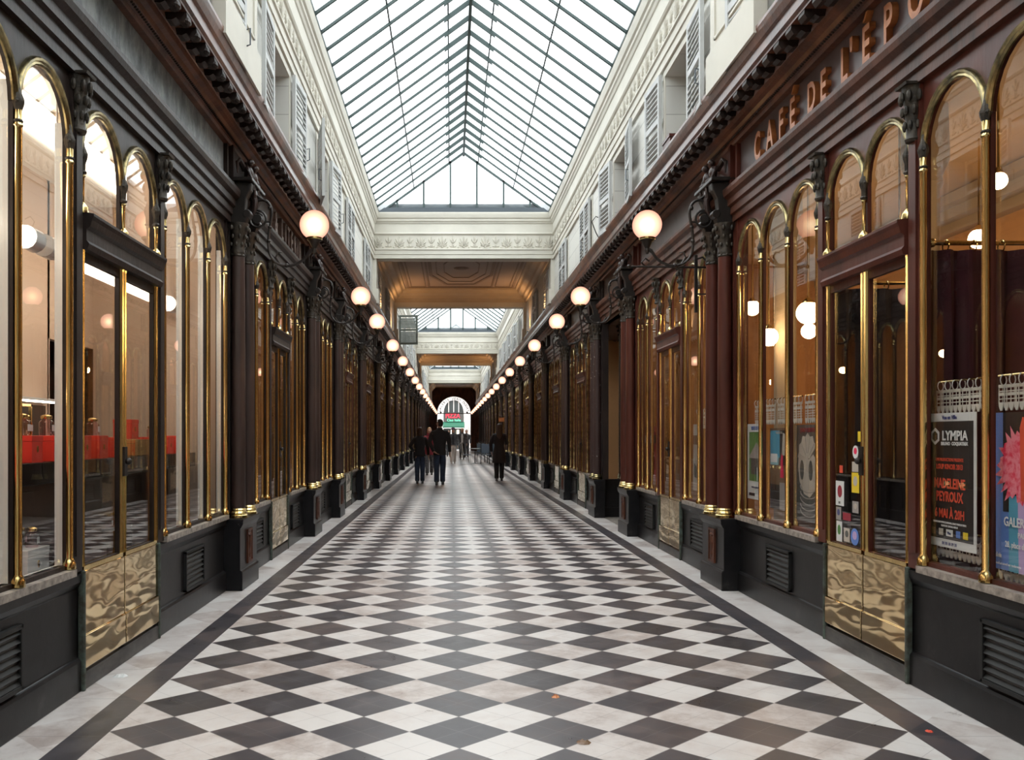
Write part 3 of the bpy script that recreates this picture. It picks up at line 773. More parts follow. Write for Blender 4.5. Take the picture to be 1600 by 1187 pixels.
def build_door(Wd, wood, trim, detail=True):
    """door of two leaves under a moulded transom with two small arches; local x centred"""
    t = empty('shop_door'); p = .13; h = Wd / 2; w = (Wd - 2 * p) / 2; r = w / 2 - .025; zs = ZA - .03 - r
    f = MB()
    for s in (-1, 1):
        f.box(*sorted((s * h, s * (h - p))), -.022, .04, .66, 3.37)
        f.box(*sorted((s * (h - .025), s * (h - p + .025))), -.034, -.022, .75, 3.05)
    for i in (0, 1):
        a = -h + p + i * w; spandrel(f, a, a + w, a + w / 2, r, zs, 3.37, 0, .022)
        f.box(a, a + .022, 0, .022, 2.6, zs); f.box(a + w - .022, a + w, 0, .022, 2.6, zs)
    f.build('surround', wood, t, smooth=False)
    if detail:
        for s in (-1, 1):
            xc = s * (h - p / 2); m = MB().lathe([(.040, 3.03), (.046, 3.045), (.038, 3.06), (.040, 3.14), (.050, 3.24), (.060, 3.31), (.063, 3.34)], (xc, -.025, 0), 14)
            for row, (z, rr, q, n_) in enumerate(((3.12, .048, .015, 5), (3.20, .056, .017, 5), (3.275, .066, .020, 5))):
                for j in range(n_):
                    a = PI + (j + .5 * (row % 2)) * PI / (n_ - 1); m.ball((xc + rr * math.cos(a), -.025 + rr * math.sin(a), z), q, 7, 5, (.8, .8, 1.7))
            m.prism([(.0, 3.335), (-.095, 3.335), (-.10, 3.35), (.0, 3.35)], xc - .065, xc + .065, 'x')
            m.build('capital', 'bronze', t)
    MB().prism([(-.01, 2.42), (-.05, 2.42), (-.06, 2.45), (-.045, 2.47), (-.045, 2.53), (-.065, 2.545), (-.075, 2.58), (-.085, 2.60), (-.085, 2.615), (0, 2.63), (.07, 2.63), (.07, 2.42)], -h + p, h - p, 'x').build('transom', wood, t, smooth=False)
    for i in (0, 1):
        cx = -h + p + (i + .5) * w
        pts, nr = arch_pts(cx, r, zs); MB().sweep_xz(pts, nr, TRIM).build('arch_trim', 'old_brass', t)
        arch_pane(cx, r + .01, 2.6, zs, .012).build('transom_pane', 'glass', t, smooth=False)
    for x in (-h + p + .02, 0, h - p - .02):
        q = mullion_rod(x, 2.62, zs, -.014, .012).build('mullion', trim, t)
        if detail: mullion_cap(x, zs, -.014).build('capital', 'bronze', q)
    for i in (0, 1):
        a = -h + p + i * w + .004; b = a + w - .008; z0, z1 = .10, 2.42; st = .046
        lf = MB().box(a, a + st, -.005, .022, z0, z1).box(b - st, b, -.005, .022, z0, z1).box(a + st, b - st, -.005, .022, z1 - .05, z1).box(a + st, b - st, -.005, .022, .62, .68).build('door_leaf', wood, t, smooth=False)
        m = MB()
        for x in (a + .018, b - .018): m.lathe([(.022, .68), (.018, .70), (.018, z1 - .02), (.021, z1)], (x, -.008, 0), 8)
        m.box(a + .02, b - .02, -.022, -.008, .655, .68); m.build('brass_edge', trim, lf)
        MB().box(a + st - .01, b - st + .01, .008, .014, .68, z1 - .04).build('pane', 'glass', lf, smooth=False)
        MB().box(a + .004, b - .004, -.024, -.006, .30, .655).box(a + .004, b - .004, -.034, -.006, .12, .30).build('kickplate', 'kick_brass', lf, smooth=False, bevel=.004)
        if detail and i == 0:
            MB().box(b - .03, b + .02, -.035, -.01, 1.15, 1.33).ball((b - .005, -.05, 1.24), .022, 8, 6).build('handle', 'iron', lf)
    MB().box(-h + p, h - p, -.030, .10, .0, .095).build('step', 'worn_stone', t, smooth=False, bevel=.008 if detail else 0)
    for e in (-h + p, h - p): MB().box(e - .012, e + .012, -.04, .0, .0, .66).build('jamb_strip', 'patina', t, smooth=False, bevel=.008 if detail else 0)
    return t
def build_base(L, grille=True, detail=True):
    t = empty('marble_stall_riser'); h = L / 2
    pr = [(.10, 0), (-.020, 0), (-.020, .165), (-.010, .18), (.004, .185), (.004, .56), (-.006, .57), (-.022, .60), (-.026, .645), (.10, .65)]
    MB().prism(pr, -h, h, 'x').build('block', 'black_marble', t, smooth=False, bevel=.006 if detail else 0)
    if grille:
        g = MB(); w = .265; z0, z1 = .20, .51
        g.box(-w, w, -.022, .006, z0, z0 + .022).box(-w, w, -.022, .006, z1 - .022, z1).box(-w, -w + .022, -.022, .006, z0, z1).box(w - .022, w, -.022, .006, z0, z1)
        gr = g.build('vent_frame', 'black_iron', t, smooth=False, bevel=.003 if detail else 0)
        MB().box(-w + .02, w - .02, -.002, .004, z0 + .02, z1 - .02).build('painted_shade', 'ink_black', gr, smooth=False)  # black sheet on the solid block, standing in for shade inside the vent
        l = MB(); z = z0 + .035
        while z < z1 - .03:
            l.add([(-w + .02, -.018, z - .008), (w - .02, -.018, z - .008), (w - .02, -.002, z + .012), (-w + .02, -.002, z + .012), (-w + .02, -.016, z - .012), (w - .02, -.016, z - .012), (w - .02, -.001, z + .006), (-w + .02, -.001, z + .006)],
                  [(0, 1, 2, 3), (7, 6, 5, 4), (0, 4, 5, 1), (3, 2, 6, 7)]); z += .040
        l.build('louvres', 'black_iron', gr, smooth=False)
    return t
def build_pedestal(detail=True):
    t = empty('column_pedestal'); h = .36
    pr = [(.02, 0), (-.165, 0), (-.165, .165), (-.155, .18), (-.145, .185), (-.145, .56), (-.155, .57), (-.17, .60), (-.175, .645), (.02, .65)]
    MB().prism(pr, -h, h, 'x').build('block', 'black_marble', t, smooth=False, bevel=.006 if detail else 0)
    m = MB().box(-.10, .10, -.155, -.14, .215, .53)
    if detail:
        m.box(-.10, .10, -.163, -.15, .215, .235).box(-.10, .10, -.163, -.15, .51, .53).box(-.10, -.08, -.163, -.15, .215, .53).box(.08, .10, -.163, -.15, .215, .53)
        m.lathe([(.01, .26), (.035, .29), (.02, .33), (.045, .40), (.02, .46), (.05, .475), (.03, .49)], (0, -.155, 0), 10, 1, .35)
    m.build('carved_panel', 'brown_wood', t, smooth=False)
    return t
def build_column(shaft, detail=True):
    t = empty('shop_column')
    n = 18 if detail else 10
    MB().lathe([(.088, .650), (.088, .672), (.080, .68), (.086, .692), (.078, .705), (.072, .712), (.078, .722), (.068, .735)], n=n).build('base_ring', 'brass' if (detail and shaft != 'chipped_column') else 'old_brass', t)
    MB().lathe([(.066, .73), (.067, 1.2), (.065, 2.2), (.060, 3.06)], n=n).build('shaft', shaft, t)
    c = MB().lathe([(.062, 3.03), (.070, 3.04), (.062, 3.055), (.066, 3.07), (.063, 3.08), (.066, 3.16), (.080, 3.25), (.098, 3.30), (.100, 3.335)], n=n)
    if detail:
        for k in range(8):
            a = 2 * PI * k / 8
            for z, rr, q in ((3.14, .070, .016), (3.21, .082, .017), (3.285, .100, .020)):
                c.ball((rr * math.cos(a + (z > 3.2) * .39), rr * math.sin(a + (z > 3.2) * .39), z), q, 6, 5, (.8, .8, 1.3))
            c.ball((.066 * math.cos(a), .066 * math.sin(a), 3.05), .010, 5, 4)
    c.build('capital', 'bronze', t)
    return t
def build_console(detail=True, wood='dark_wood'):
    """panel behind the columns, black scrolled bracket over them and a carved figure in front of the frieze"""
    t = empty('carved_console')
    m2 = MB()
    for s in (-1, 1):
        m2.prism([(.0, 3.335), (-.17, 3.335), (-.185, 3.38), (-.165, 3.47), (-.175, 3.56), (-.215, 3.64), (-.225, 3.70), (0, 3.72)], s * .20 - .048, s * .20 + .048, 'x')
        if detail: m2.loft([[(s * .20 + dx, -.18 + .04 * math.cos(2 * PI * k / 10), 3.42 + .04 * math.sin(2 * PI * k / 10)) for k in range(10)] for dx in (-.054, .054)])
    m2.box(-.30, .30, -.24, .02, 3.71, 3.745)
    m2.build('bracket', 'iron', t, smooth=False, bevel=.008 if detail else 0)
    m = MB()
    if detail:                                     # winged child seated under a scroll
        for s in (-1, 1):
            x = s * .10
            m.ball((x, -.17, 3.83), .048, 10, 8, (1, .8, 1.3)).ball((x, -.185, 3.925), .034, 10, 8)
            m.tube([(x - .03, -.17, 3.79), (x - .045, -.215, 3.76), (x - .045, -.22, 3.66)], [.024, .020, .012], 7)
            m.tube([(x + .03, -.17, 3.79), (x + .05, -.21, 3.75), (x + .05, -.21, 3.64)], [.024, .020, .012], 7)
            m.tube([(x + s * .04, -.16, 3.87), (x + s * .09, -.18, 3.83), (x + s * .08, -.21, 3.76)], [.018, .015, .010], 7)
            m.tube([(x, -.13, 3.86), (x + s * .08, -.10, 3.93), (x + s * .13, -.09, 3.90), (x + s * .12, -.09, 3.80)], [.03, .024, .018, .006], 7)
        m.ball((0, -.16, 3.74), .055, 10, 7, (1.6, 1, .8)).ball((0, -.20, 3.65), .04, 8, 6, (1, .7, 1.5))
        m.tube([(0, -.17, 3.68), (0, -.21, 3.60), (0, -.20, 3.50), (0, -.17, 3.44)], [.035, .03, .022, .008], 8)
    else:
        m.ball((0, -.16, 3.80), .10, 8, 6, (1.5, .8, 1.3)).ball((0, -.19, 3.62), .05, 8, 6, (1.3, .8, 1.6))
    m.build('carved_figure', 'dark_column', t)
    MB().box(-.30, -.24, -.07, .03, 3.65, 4.03).box(.24, .30, -.07, .03, 3.65, 4.03).box(-.24, .24, -.05, .03, 3.65, 4.03).build('frieze_block', wood, t, smooth=False)
    return t
def build_lamp(detail=True):
    t = empty('globe_lamp_bracket')
    n = 9 if detail else 5
    ctl = [(-.20, 3.585), (-.27, 3.605), (-.33, 3.58), (-.362, 3.50), (-.352, 3.40), (-.335, 3.30), (-.33, 3.18), (-.352, 3.08), (-.42, 3.01), (-.52, 2.99), (-.61, 3.015), (-.68, 3.07), (-.725, 3.14)]
    P = []
    if detail:
        for i in range(len(ctl) - 1):
            p0, p1, p2, p3 = [Vector(ctl[min(max(i + d, 0), len(ctl) - 1)]) for d in (-1, 0, 1, 2)]
            for k in range(4):
                u = k / 4; P.append(.5 * ((2 * p1) + (p2 - p0) * u + (2 * p0 - 5 * p1 + 4 * p2 - p3) * u * u + (3 * p1 - p0 - 3 * p2 + p3) * u ** 3))
        P.append(Vector(ctl[-1]))
    else: P = [Vector(c) for c in ctl[::2]]
    m = MB().tube([(0, p[0], p[1]) for p in P], .0135, n)
    if detail:
        for y, z, r in ((-.345, 3.53, .022), (-.343, 3.35, .020), (-.331, 3.22, .020), (-.50, 2.992, .021)): m.ball((0, y, z), r, 8, 6)
        m.tube([(0, -.30, 3.595), (0, -.24, 3.63), (0, -.20, 3.66), (0, -.17, 3.64)], [.010, .014, .010, .004], 7)
        m.tube([(0, -.44, 3.0), (0, -.40, 3.07), (0, -.42, 3.12), (0, -.46, 3.11)], [.010, .009, .007, .003], 7)
        m.tube([(0, -.23, 3.60), (0, -.22, 3.52), (0, -.25, 3.49), (0, -.27, 3.51)], [.010, .009, .007, .005], 7)
    m.build('arm', 'iron', t)
    m = MB(); K = 34 if detail else 12
    m.tube([(0, -.225 + (.088 - .0009 * k) * math.cos(.9 + k * 2 * PI / 26 * (1 if detail else 2.6)), 3.425 + (.088 - .0009 * k) * math.sin(.9 + k * 2 * PI / 26 * (1 if detail else 2.6))) for k in range(K)], [.011] * (K - 2) + [.009, .005] , 7)
    m.loft([[(dx, -.225 + .042 * math.cos(2 * PI * k / 12), 3.43 + .042 * math.sin(2 * PI * k / 12)) for k in range(12)] for dx in (-.012, .012)])
    m.tube([(0, -.30, 3.40), (0, -.345, 3.40)], .009, 6).tube([(0, -.225, 3.43), (0, -.10, 3.44)], .010, 6)
    m.build('scroll', 'iron', t)
    MB().lathe([(.012, 3.10), (.022, 3.13), (.018, 3.15), (.034, 3.18), (.050, 3.212), (.066, 3.226), (.070, 3.236)], (0, -.76, 0), 16 if detail else 8, ).tube([(0, -.715, 3.12), (0, -.75, 3.15)], .016, 7).build('cup', 'iron', t)
    MB().lathe([(.070, 3.232), (.076, 3.236), (.076, 3.252), (.068, 3.256)], (0, -.76, 0), 20 if detail else 8).build('collar', 'brass', t)
    N = 28 if detail else 14; Mm = 18 if detail else 9; R = .137; prof = []
    a0 = math.asin(.068 / R)
    for k in range(Mm + 1):
        a = a0 + (PI - a0) * k / Mm; prof.append((max(R * math.sin(a), .0005), 3.372 - R * math.cos(a)))
    MB().lathe(prof, (0, -.76, 0), N).build('globe', 'globe_glass', t, ang=80)
    return t
CACHE = {}
def place(kind, args, s, Yc, label, cat, group):
    key = (kind, args)
    fn = dict(window=build_window, door=build_door, base=build_base, ped=build_pedestal, col=build_column, con=build_console, lamp=build_lamp)[kind]
    if key not in CACHE: CACHE[key] = o = fn(*args)
    else: o = copy_tree(CACHE[key])
    o.location = (FP[s], Yc, 0); o.rotation_euler = (0, 0, RZ[s]); tag(o, label, cat, group); return o
def style(s, i):                                    # wood and trim of bay i
    if s > 0: return ('red_wood', 'brass') if i <= 1 else ('brown_wood', 'old_brass')
    return ('dark_wood', 'brass') if i <= 2 else ('brown_wood', 'old_brass')
def front(s, i, y0, y1, kind):
    """kind window/door between y0 and y1"""
FRONTS = []                                          # (side, bay index, kind, y0, y1, arches)
def bay(s, i, a, b):
    if i == 0:
        if s < 0: return [('window', 3.14, 4.98, 3), ('door', 4.98, 6.56, 0), ('window', 6.56, 8.40, 3)]
        return [('window', 3.27, 5.13, 3), ('door', 5.13, 6.55, 0), ('window', 6.55, 8.40, 3)]
    if i == 2: return [('window', 13.66, 15.8, 4)] if s < 0 else []
    c = (a + b) / 2; h = .665
    return [('window', a + .36, c - h, 2), ('door', c - h, c + h, 0), ('window', c + h, b - .36, 2)]
def bayname(s, i):
    return '%s bay on %s side' % (ORD[i], SN[s])
for s in (-1, 1):
    woods = {}
    for i in range(len(PIL) - 2):
        a, b = PIL[i], PIL[i + 1]; wood, trim = style(s, i); det = i < 4
        parts = bay(s, i, a, b); wi = 0
        for kind, y0, y1, n in parts:
            L = round(y1 - y0, 3); c = (y0 + y1) / 2
            if kind == 'window':
                wi += 1; pos = 'near' if (wi == 1 and len(parts) > 1) else ('far' if len(parts) > 1 else 'only')
                lit = 'lit ' if i < 3 else 'dark '
                place('window', (n, round(L / n, 4), wood, trim, det) + (('white_gloss',) if (s < 0 and i == 0) else ()), s, c, '%sbrass-trimmed window of %s arches, %s window of %s' % (lit, {2: 'two', 3: 'three', 4: 'four'}[n], pos, bayname(s, i)), 'shop window', 'arched shop windows')
                e0 = .17 if (pos == 'far' and len(parts) > 1) else 0; e1 = .17 if (pos == 'near' and len(parts) > 1) else 0
                place('base', (round(L + e0 + e1, 3), n > 1 and i < 12, det), s, c + (e1 - e0) / 2, 'black marble stall riser with vent under %s window of %s' % (pos, bayname(s, i)), 'stall riser', 'black marble stall risers')
            else:
                place('door', (L, wood, trim, det), s, c, 'two-leaf glazed shop door with brass kickplates, %s' % bayname(s, i), 'door', 'glazed shop doors')
    for i, y in enumerate(PIL[:-1]):
        det = i < 5
        wood, trim = style(s, max(0, i - 1) if i != 2 else 2)
        if s > 0: shaft = 'red_wood' if i <= 2 else ('chipped_column' if i == 3 else 'dark_column')
        else: shaft = 'dark_column'
        if i == len(PIL) - 2 and y > YEND - .5: continue
        w2 = 'red_wood' if (s > 0 and i <= 2) else 'dark_wood'
        pn = '%s pedestal from the foreground on the %s' % (ORD[i], SN[s])
        place('ped', (det,), s, y, 'black marble pedestal with carved panel, %s in line on %s side' % (ORD[i], SN[s]), 'pedestal', 'pedestals of the paired columns')
        for q, dx in (('near', -.20), ('far', .20)):
            if s > 0 and i == 3 and q == 'x': continue
            o = place('col', (shaft, det), s, y, '%s column of pair on %s' % (q, pn), 'column', 'slim paired columns')
            x, yy = world_pt(s, y, dx if s < 0 else -dx, -.09); o.location = (x, yy, 0)
        pr_ = MB().box(-.34, .34, -.015, .08, .65, 3.37).box(-.26, .26, -.03, -.01, .70, 3.30).build('wall_pier_%s_%d' % (SN[s], i + 1), w2, smooth=False); pr_.location = (FP[s], y, 0); pr_.rotation_euler = (0, 0, RZ[s]); S(pr_)
        place('con', (det, w2), s, y, 'dark carved console over columns on %s' % pn, 'console', 'carved consoles')
        if i >= 1:
            place('lamp', (det,), s, y, 'glowing globe lamp on scrolled iron arm, %s from the foreground on %s side' % (ORD[i - 1], SN[s]), 'lamp', 'globe wall lamps')
# frieze panels with their lettering
def sign(s, y0, y1, panel, label, words=None, lm='letter_dull', size=.26, sx=.8, lx=0, frame='dark_wood', ext=.012, spacing=None):
    t = empty('frieze_sign_panel', (FP[s], (y0 + y1) / 2, 0), RZ[s], label, 'sign panel', 'sign panels in the shop frieze'); h = (y1 - y0) / 2
    MB().box(-h, h, .0, .03, 3.65, 4.03).build('panel', panel, t, smooth=False)
    MB().box(-h, -h + .05, -.035, 0, 3.65, 4.03).box(h - .05, h, -.035, 0, 3.65, 4.03).box(-h + .05, h - .05, -.012, 0, 3.65, 3.668).build('frame', frame, t, smooth=False)
    if words:
        for w, x in words:
            text_mesh(w, size, ext, .006, 'lettering', lm, t, (x, -ext - .001, 3.715), sx)
    return t
sign(-1, 3.1, 8.42, 'fascia_grey', 'blank weathered grey marbled sign panel, nearest on the left')
# CAFE DE L'EPOQUE: letters run towards the camera on the right-hand side
t = sign(1, 3.1, 8.42, 'fascia_mauve', "mauve sign panel with raised gilt letters CAFE DE L'EPOQUE, nearest on the right", frame='red_wood')

for ch, y in zip("CAFEDELEPOQUE", (7.80, 7.50, 7.24, 7.0, 6.63, 6.42, 6.08, 5.76, 5.47, 5.14, 4.80, 4.46, 4.14)):
    text_mesh(ch, .30 if 6.3 < y < 6.7 else .325, .020, .006, 'letter', 'letter_gilt', t, (5.76 - y, -.021, 3.705), .70)
for y in (7.0, 5.78):                               # accents
    MB().add([(0, 0, 0), (.03, 0, 0), (.07, 0, .05), (.045, 0, .05), (0, -.04, 0), (.03, -.04, 0), (.07, -.04, .05), (.045, -.04, .05)],
             [(0, 1, 2, 3), (7, 6, 5, 4), (0, 4, 5, 1), (1, 5, 6, 2), (2, 6, 7, 3), (3, 7, 4, 0)]).build('accent', 'letter_gilt', t, smooth=False, loc=(5.76 - y - .02, -.002, 3.96))
text_mesh("'", .30, .022, .008, 'apostrophe', 'letter_gilt', t, (5.76 - 5.96, -.023, 3.72), .9)
t = sign(-1, 9.18, 12.82, 'fascia_brown', 'brown sign panel with thick dull raised letters, second from the foreground on the left')
for ch, y in zip("&LITERIE", (10.60, 10.98, 11.20, 11.40, 11.64, 11.88, 12.06, 12.24)):
    text_mesh(ch, .345, .03, .008, 'letter', 'letter_dull', t, (y - 11.0, -.031, 3.70), .72)
sign(1, 9.18, 12.82, 'fascia_mauve', 'blank mauve sign panel, second from the foreground on the right', frame='red_wood')
for s in (-1, 1):
    for i in range(2, len(PIL) - 2):
        a, b = PIL[i], PIL[i + 1]
        sign(s, a + .33, b - .33, 'fascia_brown', 'dark brown sign panel, %s in line from the foreground on the %s' % (ORD[i], SN[s]))
# ================================================================== INSIDE THE SHOPS
BACK = {-1: FP[-1] - 1.75, 1: FP[1] + 1.75}
for s in (-1, 1):
    m = MB(); x0, x1 = sorted((BACK[s], BACK[s] + s * .06)); ya = 8.75 if s < 0 else 13.35
    if s < 0: m.box(x0, x1, ya, YEND - .3, 0, 3.82)
    else: m.box(x0, x1, 16.35, YEND - .3, 0, 3.82)
    for i, y in enumerate(PIL[:-1]):
        if i == 0 or (s > 0 and i in (1,)): continue
        a, b = sorted((FP[s] + s * .09, BACK[s]))
        m.box(a, b, y - .03, y + .03, 0, 3.82)
    S(m.build('wall_shops_' + SN[s], 'shop_wall', smooth=False))
# hanging lamps in the shops: rod, socket, round bulb
def shop_lamp(x, y, z, r, mat, label, cat='hanging lamp', group=None, rod='brass'):
    t = empty('pendant_lamp', (x, y, 0), 0, label, cat, group)
    MB().tube([(0, 0, 3.82), (0, 0, z + r)], .008, 6).build('rod', rod, t)
    MB().lathe([(.02, z + r + .03), (r * .5, z + r), (r * .55, z + r * .8)], n=12).build('socket', rod, t)
    MB().ball((0, 0, z), r, 16, 10).build('bulb', mat, t, ang=80); return t
for s in (-1, 1):
    for i in range(1, 15):
        if s > 0 and i in (1, 2): continue
        a, b = PIL[i], PIL[i + 1]
        for q, f in (('near', .28), ('far', .72)):
            shop_lamp(FP[s] + s * .85, a + (b - a) * f, 2.75 if i != 1 else 2.9, .07, 'shop_bulb', 'warm lamp hanging behind the glass, %s half of %s' % (q, bayname(s, i)), group='warm lamps inside the shops')
# ---- perfume boutique behind the nearest left front
XB = -3.32
S(MB().box(XB - .06, XB, -.6, 7.7, 0, 3.82).box(XB - .6, XB, 7.68, 7.72, 0, 3.82).box(-3.32, FP[-1] - .08, 8.66, 8.72, 0, 3.82).box(XB - .6, FP[-1] - .08, -.66, -.6, 0, 3.82).build('wall_boutique', 'boutique_wall', smooth=False))
S(MB().box(XB - .08, XB, 7.7, 8.7, 2.2, 3.82).build('wall_boutique_upper', 'boutique_wall', smooth=False))
S(MB().box(XB - .66, XB - .60, 7.6, 8.75, 0, 3.82).box(XB - .6, XB, 8.66, 8.72, 0, 3.82).build('wall_alcove', 'brown_panel', smooth=False))
S(MB().box(XB, -2.98, -.5, 8.6, 3.50, 3.81).build('ceiling_cove', 'boutique_ceiling', smooth=False))
m = MB()
for y in (3.4, 4.6, 5.8, 7.0, 8.2): m.box(-3.3, FP[-1] - .1, y, y + .12, 3.72, 3.82)
S(m.build('trim_boutique_beams', 'cream_warm', smooth=False))
o = MB().box(-2.975, -2.955, -.3, 8.5, 3.54, 3.78).build('cove_light', 'cove_light', smooth=False); tag(o, 'long bright cove light along the boutique ceiling edge', 'cove light')
for k, (a, b) in enumerate(((-.2, 2.6), (2.9, 5.72), (5.84, 8.55))):
    t = empty('tube_light', (-2.55, (a + b) / 2, 2.59), 0, 'long horizontal white tube light hung in the boutique, %s of three' % ['one behind the frame edge', 'middle', 'farthest'][k], 'tube light'); h = (b - a) / 2
    def cyl(y0, y1, r, n=14): return MB().loft([[(r * math.cos(2 * PI * i / n), y, r * math.sin(2 * PI * i / n)) for i in range(n)] for y in (y0, y1)])
    cyl(-h + .1, h - .1, .058).build('tube', 'tube_light', t)
    for e in (-1, 1):
        cyl(*sorted((e * h, e * (h - .13))), .072).build('end_cap', 'white_gloss', t)
        MB().tube([(0, e * (h - .2), .06), (0, e * (h - .2), 1.2)], .007, 6).build('hanging_rod', 'white_gloss', t)
t = empty('long_shelf_counter', (-2.6, 5.7, 0), 0, 'long black glossy display counter across the boutique window', 'counter')
MB().box(-.26, .26, -2.9, 2.85, 1.12, 1.245).build('top', 'black_gloss', t, smooth=False, bevel=.004)
for a, b in ((-1.3, -.05), (.38, .92), (2.15, 2.8)):
    c = MB().box(-.22, .22, a, b, 0, 1.12).build('cabinet', 'brown_panel', t, smooth=False)
    if a < 0:
        for z0, z1 in ((.82, 1.08), (.5, .79), (.1, .47)):
            d = MB().box(.22, .235, a + .03, b - .35, z0, z1).build('drawer', 'brown_panel', t, smooth=False, bevel=.003)
            MB().ball((.25, (a + b - .32) / 2, (z0 + z1) / 2 + .03), .016, 8, 6).build('knob', 'gold_foil', d)
S(MB().box(-2.72, FP[-1] - .08, 3.1, 5.05, 0, .63).box(-2.72, FP[-1] - .08, 6.45, 8.5, 0, .63).build('floor_window_platform', 'black_gloss', smooth=False))
def gift_box(x, y, z, w, d, h, label, rz=0.0, mat='red_box'):
    t = empty('gift_box', (x, y, z), rz, label, 'box', 'red gift boxes in the perfume shop' if mat == 'red_box' else None)
    MB().box(-w / 2, w / 2, -d / 2, d / 2, 0, h * .78).build('body', mat, t, smooth=False, bevel=.002)
    MB().box(-w / 2 - .002, w / 2 + .002, -d / 2 - .002, d / 2 + .002, h * .785, h).build('lid', mat, t, smooth=False, bevel=.002)
    m = MB().lathe([(.001, 0), (.020, 0), (.020, .003), (.001, .003)], n=14, sy=.6)
    o = m.build('crest', 'gold_foil', t); o.location = (w / 2, 0, h * .5); o.rotation_euler = (0, PI / 2, 0)
    return t
zt = 1.247; k = 0
for (x, y, w, d, h) in ((-2.43, 3.7, .15, .15, .15), (-2.43, 4.02, .15, .15, .15), (-2.43, 4.34, .15, .15, .15), (-2.45, 4.62, .15, .15, .24), (-2.43, 4.95, .15, .15, .15), (-2.41, 5.27, .15, .14, .152), (-2.41, 5.56, .15, .14, .152), (-2.41, 5.99, .15, .14, .152), (-2.41, 6.28, .15, .15, .152), (-2.43, 6.6, .15, .15, .14), (-2.43, 7.55, .15, .18, .14), (-2.43, 7.85, .15, .18, .14), (-2.43, 8.15, .15, .18, .15)):
    k += 1
    gift_box(x, y, zt, w, d, h, 'red gift box with gold crest on the black counter, %s from the near end' % ORD[k - 1])
gift_box(-2.50, 7.18, zt + .125, .14, .16, .15, 'small upright red gift box standing on the silver casket')
o = MB().box(-.1, .1, -.22, .22, 0, .12).box(-.104, .104, -.224, .224, .09, .122).build('silver_casket', 'gold_foil', smooth=False, bevel=.003); o.location = (-2.46, 7.2, zt); tag(o, 'low silver and gold casket on the black counter', 'casket')
def bottle(x, y, z, r, h, mat, label):
    t = empty('perfume_jar', (x, y, z), 0, label, 'perfume jar', 'perfume jars in the boutique')
    MB().lathe([(r * .9, 0), (r, .01), (r, h * .62), (r * .8, h * .70), (r * .55, h * .74), (r * .55, h * .78)], n=12).build('jar', mat, t)
    MB().lathe([(r * .72, h * .78), (r * .78, h * .82), (r * .78, h * .92), (r * .5, h * .97), (.002, h)], n=12).build('stopper', 'gold_foil', t)
    MB().box(r * .98, r * 1.02, -r * .4, r * .4, h * .2, h * .5).build('tag', 'white_gloss', t, smooth=False)
for j, (x, y, z, r, h, mt, nm) in enumerate((
        (-2.41, 5.24, zt + .153, .042, .125, 'bottle_glass', 'clear perfume jar on the first large red box behind the window'),
        (-2.43, 5.33, zt + .153, .036, .12, 'amber_glass', 'amber perfume jar between clear and pink jars on red box'),
        (-2.41, 5.56, zt + .153, .042, .125, 'pink_glass', 'pink perfume jar on red box beside the white window post'),
        (-2.41, 5.99, zt + .153, .040, .12, 'amber_glass', 'dark amber jar on red box, left one seen through shop door'),
        (-2.41, 6.28, zt + .153, .042, .12, 'pink_glass', 'dusky pink jar on red box, right one seen through shop door'),
        (-2.43, 7.55, zt + .141, .03, .09, 'pink_glass', 'little pink jar on a far red box beyond the casket'))):
    bottle(x, y, z, r, h, mt, nm)
gift_box(-2.30, 4.98, .63, .20, .26, .17, 'white box low on the display platform by the near window', mat='white_gloss')
gift_box(-2.34, 4.60, .63, .20, .26, .22, 'red box low on the window platform, nearer than the white box')
o_ = gift_box(-2.52, 5.22, .63, .18, .2, .20, 'red box low behind the white box at the window')
for j, (dx, dy, mt) in enumerate(((0, -.06, 'amber_glass'), (.05, .03, 'pink_glass'), (-.04, .08, 'bottle_glass'))):
    bottle(-2.30 + dx, 4.98 + dy, .80, .035, .11, mt, '%s jar of a cluster on the low white box' % ('amber', 'pink', 'clear')[j])
t = empty('display_stool', (-2.42, 6.52, .63), 0, 'small clear-topped stand low behind the shop door glass', 'stand')
MB().box(-.14, .14, -.16, .16, .12, .135).build('top', 'white_gloss', t, smooth=False)
for a in (-1, 1):
    for b in (-1, 1): MB().box(a * .13 - .008, a * .13 + .008, b * .15 - .008, b * .15 + .008, 0, .12).build('leg', 'iron', t, smooth=False)
for j in range(4): bottle(-2.36, 6.42 + .075 * j, .765, .032, .10, 'pink_glass' if j % 2 else 'bottle_glass', 'small jar %s on the low stand behind the door' % ('nearest', 'second from near end', 'third from near end', 'farthest')[j])
t = empty('framed_display_case', (XB + .02, 7.05, 1.38), 0, 'small gold-framed black display case on the boutique back wall', 'display case')
MB().box(0, .05, -.17, .17, 0, .26).build('case', 'black_gloss', t, smooth=False)
MB().box(.05, .06, -.17, .17, 0, .018).box(.05, .06, -.17, .17, .242, .26).box(.05, .06, -.17, -.152, 0, .26).box(.05, .06, .152, .17, 0, .26).build('frame', 'gold_foil', t, smooth=False)
t = empty('wall_shelf', (XB, 6.3, 1.66), 0, 'thin lit white shelf line on the boutique back wall', 'shelf')
MB().box(0, .25, -1.6, 1.3, 0, .02).build('board', 'white_gloss', t, smooth=False); MB().box(.22, .25, -1.6, 1.3, -.012, 0).build('light_strip', 'tube_light', t, smooth=False)
o = MB().box(0, .02, -.6, .6, 0, .34).build('wall_panel', 'brown_panel', smooth=False); o.location = (XB, 7.0, 1.3); tag(o, 'dark brown panel below the lit wall shelf in the boutique', 'panel')

